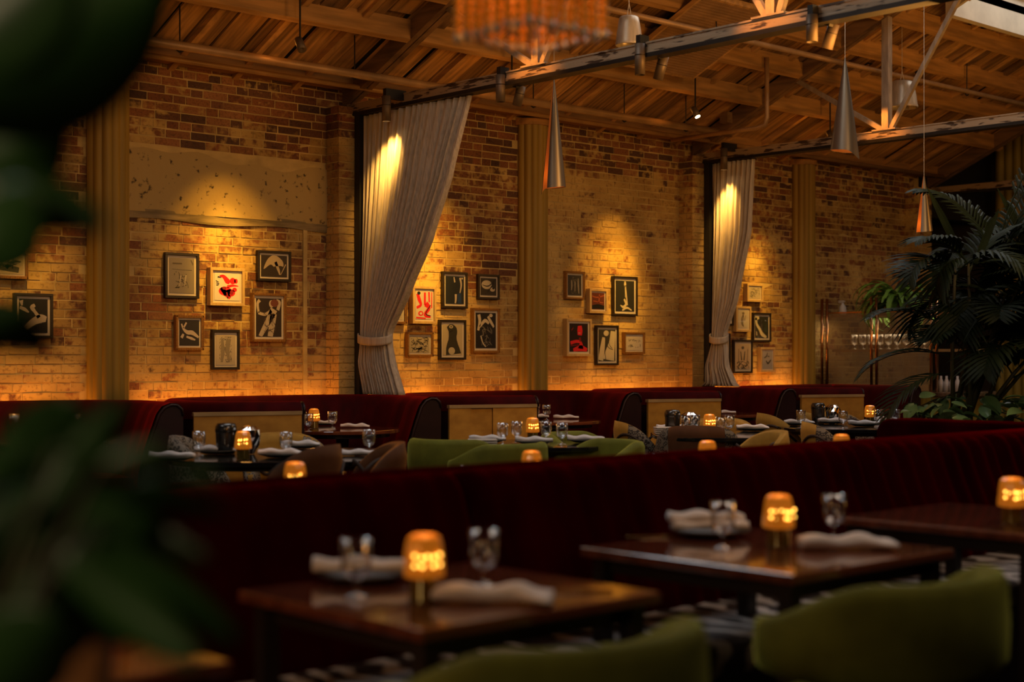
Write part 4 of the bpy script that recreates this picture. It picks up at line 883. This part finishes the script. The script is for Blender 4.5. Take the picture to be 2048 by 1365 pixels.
def shell_chair(label, m, side=None, trim=True):
    t = thing('shell_chair', label, 'chair')
    MB().lathe([(.001,.38),(.20,.38),(.245,.40),(.255,.43),(.235,.46),(.001,.475)], 28).build('seat', M[m], t, True)
    def outl(e): return .815-.30*abs(e)**3.2
    def mk(e0, e1, r0, r1, z0=.42):
        n = 22; vs = []
        for i in range(n+1):
            e = e0+(e1-e0)*i/n; a = math.radians(-90+92*e); top = outl(e)
            for k in range(9):
                v = k/8; z = z0+(top-z0)*v; fl = .03*v; rd = .5*(abs(v-1) < .01)
                vs.append(((r0+fl-.0)*math.cos(a), (r0+fl)*math.sin(a), z))
            for k in range(9):
                v = 1-k/8; z = z0+(top-z0)*v+(.018 if k == 0 else 0); fl = .03*v
                vs.append(((r1+fl-(.014 if k == 0 else 0))*math.cos(a), (r1+fl-(.014 if k == 0 else 0))*math.sin(a), z))
        m2 = 18
        fs = [(i*m2+k, i*m2+(k+1) % m2, (i+1)*m2+(k+1) % m2, (i+1)*m2+k) for i in range(n) for k in range(m2)]+[tuple(range(m2)), tuple(n*m2+k for k in reversed(range(m2)))]
        return MB().add(vs, fs)
    mk(-1, 1, .225, .29).build('backrest', M[m], t, True)
    if side:
        mk(-1, -.42, .221, .296, .41).build('side_panel', M[side], t, True)
        mk(.42, 1, .221, .296, .41).build('side_panel', M[side], t, True)
    if trim:
        pts = []
        for i in range(25):
            e = -.8+1.6*i/24; a = math.radians(-90+92*e); z = .64+.10*math.sin(e*4.2)
            pts.append(((.2955+.03*(z-.42)/.39)*math.cos(a), (.2955+.03*(z-.42)/.39)*math.sin(a), z))
        MB().tube(pts, .010, 6).build('braid', M['trim'], t, True)
        pts = [(.218+.03*(q[2]-.42)/.39) for q in pts]
        p2 = []
        for i in range(25):
            e = -.8+1.6*i/24; a = math.radians(-90+92*e); z = .66-.10*math.sin(e*4.2+.6); r_ = .218+.03*(z-.42)/.39
            p2.append((r_*math.cos(a), r_*math.sin(a), z))
        MB().tube(p2, .010, 6).build('braid', M['trim'], t, True)
    for sx in (-1,1):
        for sy in (-1,1): MB().tube([(sx*.15,sy*.15,.39),(sx*.18,sy*.18,.0)], [.02,.012], 8).build('leg', M['leg'], t, True)
    return t
protos = {'green': [band_chair('x'), 0], 'leopard': [shell_chair('x', 'leopard', None, False), 0], 'ochre': [shell_chair('x', 'ochre'), 0],
          'mixed': [shell_chair('x', 'ochre', 'leopard'), 0], 'brown': [shell_chair('x', 'brown', None, True), 0], 'spotted': [shell_chair('x', 'brown', 'leopard2'), 0], 'stripe': [shell_chair('x', 'ochre', 'leopard2'), 0]}
def chair(kind, px, ytop, face, label, ztop=.81, group=None, d=None):
    """px, ytop: where the middle of the chair's back shows; face: degrees the sitter looks, 0 = +X"""
    p = at_d(px, ytop, d) if d else on_z(px, ytop, ztop); f = Vector((math.cos(math.radians(face)), math.sin(math.radians(face)), 0))
    q = p+f*.27; pr = protos[kind]
    o = put(pr[0], pr[1], (q.x, q.y, 0), math.radians(face-90), label, group); pr[1] = 1; o.scale = (1, 1, p.z/ztop); return o
chair('leopard', 352, 879, -40, 'grey leopard print chair at the left end of the large black table')
chair('mixed', 552, 872, -100, 'ochre chair behind the large black table', d=9.6)
chair('brown', 655, 899, 118, 'rust brown chair backing onto the red banquette, left one', d=7.25)
chair('brown', 795, 893, 150, 'rust brown chair right of the rolled napkin', d=7.55)
chair('green', 872, 876, 20, 'green velvet chair left of the black round table')
chair('green', 1055, 884, 92, 'green velvet chair seen from behind in front of the round table')
chair('green', 1105, 861, -75, 'green velvet chair on the far side of the round table')
chair('green', 1262, 876, 165, 'green velvet chair right of the black round table')
chair('stripe', 1240, 848, -36, 'narrow ochre and leopard chair against the booth end', d=11.0)
chair('spotted', 1392, 858, 35, 'brown chair with leopard side seen from behind')
chair('ochre', 1440, 842, 217, 'ochre chair behind the glasses of the third table')
chair('ochre', 1526, 832, -35, 'ochre chair with wavy braid facing left of the glossy table', d=11.95)
chair('ochre', 1606, 830, -70, 'ochre chair behind a goblet on the glossy table', d=12.9)
chair('mixed', 1662, 829, -95, 'ochre and leopard chair at the back of the glossy table', d=14.0)
chair('stripe', 1615, 850, -43, 'leopard sided chair edge-on at the front of the glossy table')
chair('ochre', 1558, 868, 150, 'ochre chair partly hidden by the red banquette')
# two big green chairs close to the camera
for (x, y, f, lb) in ((2.00, 2.10, 90, 'out-of-focus green velvet chair at the nearest table'), (3.11, 2.08, 90, 'out-of-focus green velvet chair at the second table')):
    o = put(protos['green'][0], 1, (x, y, 0), math.radians(f-90), lb); o.scale = (1.14, 1.0, .98)
# ------------------------------------------------------------------ front banquette (back to back)
t = thing('red_banquette', 'long red velvet banquette crossing the picture with striped seat', 'banquette', (0,0,0))
BX = [round(-.17+1.03*k, 3) for k in range(8)]; BX = [-1.2]+BX
FP = [(3.60,.935),(3.50,.95),(3.43,.955),(3.395,.94),(3.365,.90),(3.33,.80),(3.27,.66),(3.22,.50),(3.22,.44)]
for a, b in zip(BX, BX[1:]):
    nseg = 40
    def fn(u, v, a=a, b=b):
        i = v*(len(FP)-1); k = min(int(i), len(FP)-2); f = i-k
        y = FP[k][0]+(FP[k+1][0]-FP[k][0])*f; z = FP[k][1]+(FP[k+1][1]-FP[k][1])*f
        e = min(u, 1-u)*(b-a); dip = .03*math.exp(-(e/.03)**2)
        ch = .012*abs(math.sin(u*math.pi*9))*min(1, v*4)
        return (a+(b-a)*u, y+dip*min(1, v*3)-ch, z-.012*math.exp(-(e/.03)**2))
    MB().grid(fn, nseg*2, 20).build('back_cushion', M['velvet_dark'], t, True)
    MB().box((a+.004, 2.72, .37), (b-.004, 3.30, .475)).build('seat_cushion', M['zebra'], t, bevel=.03)
MB().box((BX[0], 3.42, .03), (7.04, 3.66, .925)).build('core', M['velvet_dark'], t)
MB().tube([(BX[0],3.64,.928),(7.04,3.64,.928)], .022, 10).build('top_roll', M['velvet_dark'], t, True)
MB().prism([(3.66,.93),(3.72,.91),(3.80,.75),(3.88,.5),(3.88,.03),(3.66,.03)], 'x', BX[0], 7.04).build('rear_back', M['velvet_dark'], t)
MB().box((BX[0], 3.88, .03), (7.04, 4.28, .46)).build('rear_seat', M['velvet_dark'], t, bevel=.03)
MB().box((BX[0], 2.80, .0), (7.04, 3.4, .37)).build('plinth', M['leg'], t)
# leather-backed return at its far end
o = MB().prism([(4.72,.03),(4.72,.90),(4.69,.94),(4.64,.955),(3.0,.955),(3.0,.03)], 'x', 7.10, 7.32).build('return_banquette', M['velvet_dark'], None, bevel=.03); tag(o, 'dark leather end of a banquette in front of the palm planter', 'banquette')
# row of tables just behind it
for i, (px, yl) in enumerate(((590, 925), (1063, 902), (1415, 882), (1683, 869))):
    p = on_z(px, yl, .90); p.z = .75; wh = ('leftmost', 'second', 'third', 'rightmost')[i]+' lantern there'
    o = thing('small_table', 'small table behind the red banquette with the %s' % wh, 'table', (p.x, p.y, 0))
    MB().box((-.33,-.24,.722),(.33,.30,.75)).build('tabletop', M['mahog'], o, bevel=.006)
    MB().lathe([(.001,.72),(.035,.72),(.035,.03),(.2,.02),(.2,0),(.001,0)], 20).build('pedestal', M['darksteel'], o, True)
    lantern((p.x, p.y, .75), 'amber lantern peeking over the red banquette, %s along it' % ('first from left', 'second', 'third', 'fourth')[i])
    dx, dy = S, -C
    if i: 
        q = p+Vector((dx,dy,0))*-.27; tumbler((q.x, q.y, .75), 'blurred tumbler behind the red banquette left of the %s' % wh)
        if i > 1: q = p+Vector((dx,dy,0))*.22; tumbler((q.x, q.y, .75), 'blurred tumbler behind the red banquette right of the %s' % wh)
# ------------------------------------------------------------------ ware on the front tables
V = Vector
def z75(px, py): return on_z(px, py, .752)
lantern(V((1.15, 2.6, .752)), 'added unseen amber lantern behind the close dark leaves')  # unseen lantern added to backlight the leaves
lantern(z75(848, 1203), 'largest blurred amber lantern on the nearest table')
lantern(z75(1557, 1094), 'amber lantern on the second front table')
lantern(z75(2024, 1047), 'amber lantern at the right edge')
p = z75(728, 1160); plate(p, 'dark plate at the back of the nearest table'); napkin(p+V((0,0,.018)), -.72, 'crumpled napkin on the plate of the nearest table', 2, 1.05, .1)
napkin(z75(985, 1205), -.80, 'rolled napkin right of the largest lantern', 5, 1.15, .9)
goblet(z75(712, 1196), 'blurred goblet left of the largest lantern')
goblet(z75(968, 1172), 'blurred goblet right of the largest lantern')
knife(z75(1140, 1185), -.78, 'blurred brass knife by the rolled napkin')
p = z75(1420, 1072); plate(p, 'dark plate on the second front table', s_=1.05); 
for k in range(2): napkin(p+V((.0,.015*k,.018+.022*k)), -.70+.1*k, ('lower fold of napkin on the second front table plate', 'upper fold of napkin on the second front table plate')[k], 8+k, 1.0, -.1)
goblet(z75(1446, 1098), 'blurred goblet before the napkin mound on the second table')
goblet(z75(1668, 1078), 'blurred goblet right of the second front lantern')
napkin(z75(1690, 1098), -.62, 'rolled napkin on the second front table', 12, 1.15, .7)
knife(z75(1310, 1074), -.55, 'blurred brass knife on the second front table')
# ------------------------------------------------------------------ ware on the middle tables
lantern(z75(486, 919), 'amber lantern on the large black table')
lantern(z75(1065, 882), 'amber lantern among glasses on the green chairs table')
lantern(z75(1419, 872), 'amber lantern behind the leopard sided chair')
lantern(z75(1582, 1 and 0 or 848) if False else z75(1740, 848), 'amber lantern on the glossy black table')
for px, py, rz, wh, sd in ((345,921,-.7,'at the left front of the large black table',21), (432,908,-.75,'at the back of the large black table',22), (560,915,-.7,'at the front of the large black table',23), (600,897,-.6,'at the right back of the large black table',24),
                            (975,886,-.75,'left on the green chairs table',25), (1068,889,-.7,'front of the green chairs table',26), (1172,886,-.85,'right on the green chairs table',27),
                            (1345,862,-.7,'left on the third black table',28), (1505,862,-.75,'right on the third black table',29),
                            (1598,851,-.7,'left on the glossy black table',30), (1665,848,-.7,'middle of the glossy black table',31), (1727,853,-.75,'front right of the glossy black table',32), (1765,845,-.7,'back right of the glossy black table',33)):
    setting(z75(px, py), rz, wh, sd)
napkin(z75(727, 912), -.70, 'rolled napkin beside the lone goblet right of the large table', 34, 1.0, 0)
for px, py, wh in ((398,912,'at the back left of the large black table'), (572,914,'before the back napkin on the large black table'), (738,908,'standing alone right of the large black table'),
                   (1005,890,'far left on the green chairs table'), (1033,886,'second from left on the green chairs table'), (1092,886,'just right of the lantern on the green chairs table'), (1124,890,'right on the green chairs table'),
                   (1372,871,'left of the third table lantern'), (1390,868,'next to the third table lantern'), (1441,874,'right of the third table lantern'), (1459,869,'furthest right on the third black table'),
                   (1602,856,'left on the glossy black table'), (1686,858,'middle of the glossy black table'), (1757,854,'right of the glossy table lantern'), (1791,853,'furthest right on the glossy table')):
    goblet(z75(px, py), 'stemmed glass %s' % wh)
# stacks of menus
for px, py, n, wh in ((965,890,3,'under the napkin on the green chairs table'), (1335,868,4,'beside the leopard sided chair')):
    p = z75(px, py)
    for k in range(n):
        o = MB().box((-.09,-.065,0),(.09,.065,.008)).build('menu', M['mount'], None, bevel=.002); o.location = (p.x, p.y, p.z+.013*k); o.rotation_euler = (0,0,-.72+.03*k)
        tag(o, 'cream menu in the stack %s, %s' % (wh, ('bottom one','second from bottom','third from bottom','fourth, top one')[k]), 'menu', 'stacked menus')
# dark coolers and chrome bowls
for px, py, s_, wh in ((452, 908, 1.0, 'on the large black table'), (1345, 866, .95, 'on the third black table'), (1636, 846, .95, 'on the glossy black table')):
    p = z75(px, py)
    t = thing('bottle_cooler', 'dark metal bottle cooler %s' % wh, 'cooler', p); t.scale = (s_,)*3
    MB().lathe([(.001,0),(.05,0),(.056,.06),(.058,.12)], 24).build('body', M['gunmetal'], t, True)
    MB().lathe([(.058,.12),(.061,.125),(.060,.155),(.050,.172),(.001,.176)], 24).build('cap', M['gunmetal'], t, True)
    q = p+V((S,-C,0))*.13*s_
    t = thing('chrome_bowl', 'crumpled chrome bowl beside the cooler %s' % wh, 'bowl', q); t.scale = (s_,)*3
    MB().lathe([(.001,0),(.03,0),(.055,.05),(.066,.10),(.060,.135),(.035,.155),(.001,.160)], 16, (0,0,0), lambda k, z: 1+.09*math.sin(k*2.1+z*60)).build('body', M['chrome'], t)
# ------------------------------------------------------------------ ware on the booth tables
lantern(z75(628, 857), 'amber lantern in the booth right of the first tan panel')
for px, py, wh in ((603,860,'left in the first booth'), (617,864,'beside the first booth lantern'), (665,859,'alone in the first booth'), (1093,841,'in the second booth'), (1072,840,'at the left in the second booth')): goblet(z75(px, py), 'stemmed glass %s' % wh)
for px, py, wh, sd in ((645,851,'at the back of the first booth',41), (1075,838,'at the back of the second booth',43)): setting(z75(px, py), -.7, wh, sd, .85)
for px, py, wh, sd in ((710,856,'first booth table edge',42), (1132,838,'second booth table edge',44), (1448,828,'third booth table edge',45)): napkin(z75(px, py), -.72, 'rolled white napkin on the %s' % wh, sd, .95, .1)
for px, py in ((28,903), (150,893)): goblet(z75(px, 870), 'stemmed glass behind the leaves, %s' % ('leftmost' if px < 100 else 'second from left'), 1.1)
# ------------------------------------------------------------------ service counter with fluted glass screen
SX = 14.34
def sc_y(px): return on_x(px, 700, SX).y
yA, yB, yC, yD = 10.22, sc_y(1748), sc_y(1868), sc_y(1922)
t = thing('service_counter', 'marble topped service counter with yellow front beside the palm', 'counter', (0,0,0))
MB().box((SX-.03, yD, .86), (SX+.75, 10.25, .915)).build('marble_top', M['marble'], t, bevel=.01)
MB().box((SX-.01, yD+.05, .0), (SX+.70, 10.25, .86)).build('cabinet', M['yellowpanel'], t)
for k in range(5):
    a = yD+.05+(10.2-yD)*k/5; MB().box((SX-.025, a+.02, .05), (SX-.01, a+.34, .83)).build('door_panel', M['yellowpanel'], t)
t = thing('glass_screen', 'fluted glass screen between paired brass posts', 'screen', (0,0,0))
for yy in (yA, yB, yC):
    for s_ in (-.035, .035): MB().tube([(SX, yy+s_, .915), (SX, yy+s_, 1.97)], .017, 12).build('post', M['copper'], t, True)
for a, b in ((yA, yB), (yB, yC)):
    lo, hi = min(a, b)+.06, max(a, b)-.06; n = int((hi-lo)/.018)
    MB().grid(lambda u, v: (SX-.004-.006*abs(math.sin(u*n*math.pi)), lo+(hi-lo)*u, .99+(1.80-.99)*v), n*4, 1).build('fluted_pane', M['fluted'], t, True)
    MB().box((SX-.012, lo, .925), (SX+.012, hi, .99)).build('lower_rail', M['burledge'], t)
    MB().box((SX-.012, lo, 1.80), (SX+.012, hi, 1.815)).build('upper_rail', M['copper'], t)
o = MB().box((SX+.12, yC-.35, 1.355), (SX+.45, yA-.02, 1.385)).build('wall_shelf', M['burledge']); tag(o, 'wooden shelf seen through the fluted glass', 'shelf')
o = MB().box((SX+.10, yC-.1, 1.76), (SX+.5, yA-.02, 1.79)).build('upper_shelf', M['duct']); tag(o, 'upper shelf behind the fluted glass carrying the fern', 'shelf')
for k in range(9):
    yy = yA-.25-.115*k
    goblet((SX+.24, yy, 1.386), '%s wine glass from the left in the row behind the fluted glass' % ords[k], 1.25)['group'] = 'glasses behind the fluted screen'
p = V((SX+.25, sc_y(1660)-.0, 1.79)); t = thing('spray_bottle', 'white spray bottle on top of the screen shelf', 'bottle', p)
MB().lathe([(.001,0),(.042,0),(.045,.02),(.042,.09),(.018,.125),(.014,.14)], 18).build('body', M['whiteplastic'], t, True)
MB().box((-.016,-.012,.14),(.016,.05,.17)).box((-.012,-.03,.15),(.012,-.012,.165)).build('trigger_head', M['whiteplastic'], t, bevel=.003)
for k in range(4):
    p = on_x(1882+11*k, 772, SX+.12); o = MB().lathe([(.001,0),(.032,0),(.032,.10),(.014,.145),(.013,.175),(.001,.175)], 16).build('bottle', M['whiteplastic'], None, True); o.location = (SX+.12, p.y, .915)
    tag(o, '%s pale bottle on the counter right of the brass posts' % ('leftmost', 'second', 'third', 'rightmost')[k], 'bottle', 'pale bottles on the counter')
o = MB().lathe([(.001,0),(.13,0),(.17,.06),(.165,.075),(.001,.075)], 20).build('pan', M['gunmetal'], None, True); o.location = (SX+.33, sc_y(1752), .915); tag(o, 'dark pan behind the middle brass posts', 'pan')
o = MB().lathe([(.001,0),(.07,0),(.09,.04),(.085,.05),(.001,.05)], 20).build('bowl', M['copper'], None, True); o.location = (SX+.25, sc_y(1688), .915); tag(o, 'small bowl behind the left fluted pane', 'bowl')
light('shelf_light', 'AREA', (SX+.32, (yA+yC)/2, 1.745), 5, (1, .72, .42), (SX+.32, (yA+yC)/2, 0), shape='RECTANGLE', size=.2, size_y=1.5)
light('counter_spot', 'SPOT', (SX-.9, (yA+yC)/2-.2, 3.3), 14, (1, .62, .28), (SX+.1, (yA+yC)/2, 1.7), spot_size=.9, spot_blend=1)
# ------------------------------------------------------------------ plants
def leaflet(mb, p, d, up, ln, wd, droop=.3, n=3):
    d = d.normalized(); sd = d.cross(up)
    if sd.length < .01: sd = Vector((1,0,0))
    sd.normalize(); pts = []
    for i in range(n+1):
        u = i/n; c = p+d*ln*u+Vector((0,0,-droop*ln*u*u)); w_ = wd*math.sin(math.pi*min(.12+.88*u, .99))**.8*.5
        pts.append((c-sd*w_, c+Vector((0,0,w_*.5)), c+sd*w_))
    vs = [q for tr in pts for q in tr]
    fs = []
    for i in range(n): fs += [(3*i, 3*i+1, 3*i+4, 3*i+3), (3*i+1, 3*i+2, 3*i+5, 3*i+4)]
    mb.add(vs, fs)
def frond(p, az, el, ln, nl, ll, lw, parent, m, bend=1.0, q=R, ds=.35):
    mb = MB(); pts = []; p = Vector(p); c = p.copy(); e = el
    n = 14; d0 = Vector((math.cos(az), math.sin(az), 0))
    for i in range(n+1):
        pts.append(c.copy()); d = d0*math.cos(e)+Vector((0,0,math.sin(e))); c = c+d*(ln/n); e -= bend/n*(1+1.2*i/n)
    mb.tube(pts, [.007*(1-.7*i/n) for i in range(n+1)], 5)
    for k in range(nl):
        u = .22+.78*k/nl; f = u*n; i = min(int(f), n-1); pp = pts[i].lerp(pts[i+1], f-i); d = (pts[i+1]-pts[i]).normalized()
        sd = d.cross(Vector((0,0,1)));
        if sd.length < .05: sd = Vector((-d0.y, d0.x, 0))
        sd.normalize(); up = sd.cross(d)
        L_ = ll*math.sin(math.pi*min(.2+.75*u, .97))*q.uniform(.85, 1.1)
        for s_ in (-1, 1): leaflet(mb, pp, sd*s_*.8+d*.75+up*.25, up, L_, lw, ds)
    return mb.build('frond', m, parent)
pb = at_d(1925, 838, 10.62); pb.z = 0
t = thing('planter_box', 'dark planter in front of the yellow corrugated panels', 'planter', (pb.x, pb.y, 0), -(math.pi/2-TH))
MB().box((-.52,-.33,0),(1.5,.27,.78)).build('box', M['leg'], t, bevel=.01)
MB().box((-.48,-.29,.76),(1.46,.23,.80)).build('soil', M['soil'], t)
t = thing('palm', 'tall dark kentia palm at the right', 'plant', (pb.x, pb.y, .80))
q = random.Random(5)
right = Vector((S, -C, 0)); fwd = Vector((C, S, 0))
stems = []
for k in range(11):
    off = right*q.uniform(-.12, .16)+fwd*q.uniform(-.12, .12); top = off*1.5+right*q.uniform(-.08, .55)+Vector((0,0,q.uniform(.55, 1.25)))
    MB().tube([off*.7, off.lerp(top, .5)+Vector((0,0,.05)), top], [.019, .014, .008], 7).build('stem', M['palmstem'], t, True); stems.append(top)
ra = math.atan2(right.y, right.x)
for k in range(64):
    s_ = stems[k % len(stems)]
    az = ra+q.uniform(-1.2, 1.2)+(math.pi if k % 5 < 2 else 0)
    ln_ = q.uniform(.36, .62) if k % 5 < 2 else q.uniform(.5, .85)
    frond(s_+Vector((0,0,-q.uniform(0,.35))), az, q.uniform(.25, 1.35), ln_, 13, .34, .036, t, M['palm'], q.uniform(.6, 1.7), q, q.uniform(.15,.55))
# long sparse fronds reaching left, large arching fronds high at the right
for az, el, ln, z in ((math.pi+.1, .75, .78, .62), (math.pi-.2, .35, .80, .48), (math.pi+.3, .05, .75, .38), (math.pi, -.3, .5, .25)):
    frond(right*-.02+Vector((0,0,z)), ra+az, el, ln, 13, .30, .030, t, M['palm'], .9, q, .3)
for az, el, ln in ((-.1, 1.35, 1.75), (.15, 1.2, 1.7), (.25, 1.45, 1.35), (-.25, 1.30, 1.25), (2.4, 1.45, 1.1), (.6, 1.1, 1.2)):
    frond(right*.26+Vector((0,0,1.3 if ln > 1.6 else 1.0)), ra+az, el, ln, 26, .46, .030, t, M['palm'], 1.0, q, .4)
# broad upright blades
for k in range(9):
    mb = MB(); a = q.uniform(-.6, .6)
    leaflet(mb, stems[k % 9]+right*.05, (right*math.sin(a)*1.1+Vector((0,0,1))+fwd*q.uniform(-.3,.3)), fwd, q.uniform(.4,.62), .055, .05, 5); mb.build('blade', M['palm'], t)
# low leafy plants in the planter
lf = MB(); n = 5
def heart(u, v):
    w_ = math.sin(math.pi*min(max(u, .02), .98))**.6*.5*(1-.25*u); s_ = (v-.5)*2
    return (s_*w_*.10, u*.13, -.10*u*u*.6+abs(s_)*.012-.01*u)
h0 = None
t = thing('pothos', 'low broad-leaved green plants filling the planter', 'plant', (pb.x, pb.y, .84))
for k in range(96):
    if h0 is None: o = h0 = MB().grid(heart, 6, 4).build('leaf', M['pothos'], t, True)
    else: o = h0.copy(); COL.objects.link(o); o.parent = t
    o.location = right*q.uniform(-.47, .75)+fwd*q.uniform(-.28, .2)+Vector((0,0,q.uniform(.0,.17))); s_ = q.uniform(.7,1.25); o.scale = (s_,)*3
    o.rotation_euler = (q.uniform(-.5,.9), q.uniform(-.6,.6), q.uniform(0,6.28))
fp = V((SX+.3, sc_y(1765), 1.79))
t = thing('fern', 'bright green fern on top of the glass screen shelf', 'plant', fp)
MB().lathe([(.001,0),(.08,0),(.11,.12),(.10,.12),(.001,.10)], 18).build('pot', M['leg'], t, True)
for k in range(96):
    az = q.uniform(0, 6.2832) if k % 2 else math.radians(90 if k % 4 else -90)+q.uniform(-.7,.7)
    frond((0,0,.12), az, q.uniform(.1,1.25), q.uniform(.38,.72), 26, .055, .013, t, M['fern'], q.uniform(1.0,2.1), q, .3)
# close dark plant at the left
q = random.Random(12)
def big_leaf(pa, pb_, wd, d, parent, curl=.15, dd=.0, m='nearleaf', roll=0):
    a = at_d(*pa, d); b = at_d(*pb_, d+dd); ax = (b-a); L_ = ax.length; ax.normalize()
    vd = Vector((C, S, 0)); sd = ax.cross(vd).normalized(); nn = sd.cross(ax); W = wd/F*d
    if roll: sd = (sd*math.cos(roll)+nn*math.sin(roll)); nn = sd.cross(ax)
    def fn(u, v):
        s_ = (v-.5)*2; w_ = W/2*math.sin(math.pi*min(max(u, .015), .985))**.62
        c = a+ax*L_*u+nn*(curl*L_*math.sin(math.pi*u)*.5)
        return c+sd*(s_*w_)+nn*(abs(s_)**1.5*w_*.35)
    MB().grid(lambda u, v: tuple(fn(u, v)), 14, 8).build('leaf', M[m], parent, True, solid=.0012)
    return a
t = thing('rubber_plant', 'very close dark leafy plant filling the left edge', 'plant', (0,0,0))
base = at_d(-150, 1500, 1.35)
ml = []
for pa, pb_, wd in (((-120,230),(330,-30),330), ((-140,120),(150,-120),300), ((-120,420),(120,180),230), ((-110,330),(212,452),130), ((-90,540),(70,380),170), ((-100,620),(108,705),110), ((-80,700),(60,610),120),
                    ((-20,1080),(150,800),200), ((60,1090),(252,792),90), ((-90,900),(90,1120),190), ((-100,1150),(240,1020),240), ((20,1250),(330,960),190), ((-60,1330),(180,1130),260), ((60,1000),(420,1120),70),
                    ((150,960),(470,1030),46), ((110,900),(450,960),42), ((180,1060),(480,1290),80), ((120,1120),(400,1330),110), ((200,930),(330,890),40), ((-60,1420),(110,1230),220), ((120,1180),(330,1250),150)):
    ml.append(big_leaf(pa, pb_, wd, q.uniform(1.2, 1.42), t, q.uniform(-.2, .25), q.uniform(-.06, .1), roll=q.uniform(-.35,.35)))
for a in ml: MB().tube([base, base.lerp(a, .5)+Vector((0,0,-.03)), a], [.008,.006,.003], 6).build('stalk', M['palmstem'], t, True)
pp = at_d(145, 1300, 1.75)
o = thing('terracotta_pot', 'blurred orange terracotta pot at the bottom left', 'pot', (pp.x, pp.y, .0))
MB().lathe([(.001,0),(.035,0),(.040,.80),(.052,.98),(.001,.98)], 20).build('body', M['terracotta'], o, True)
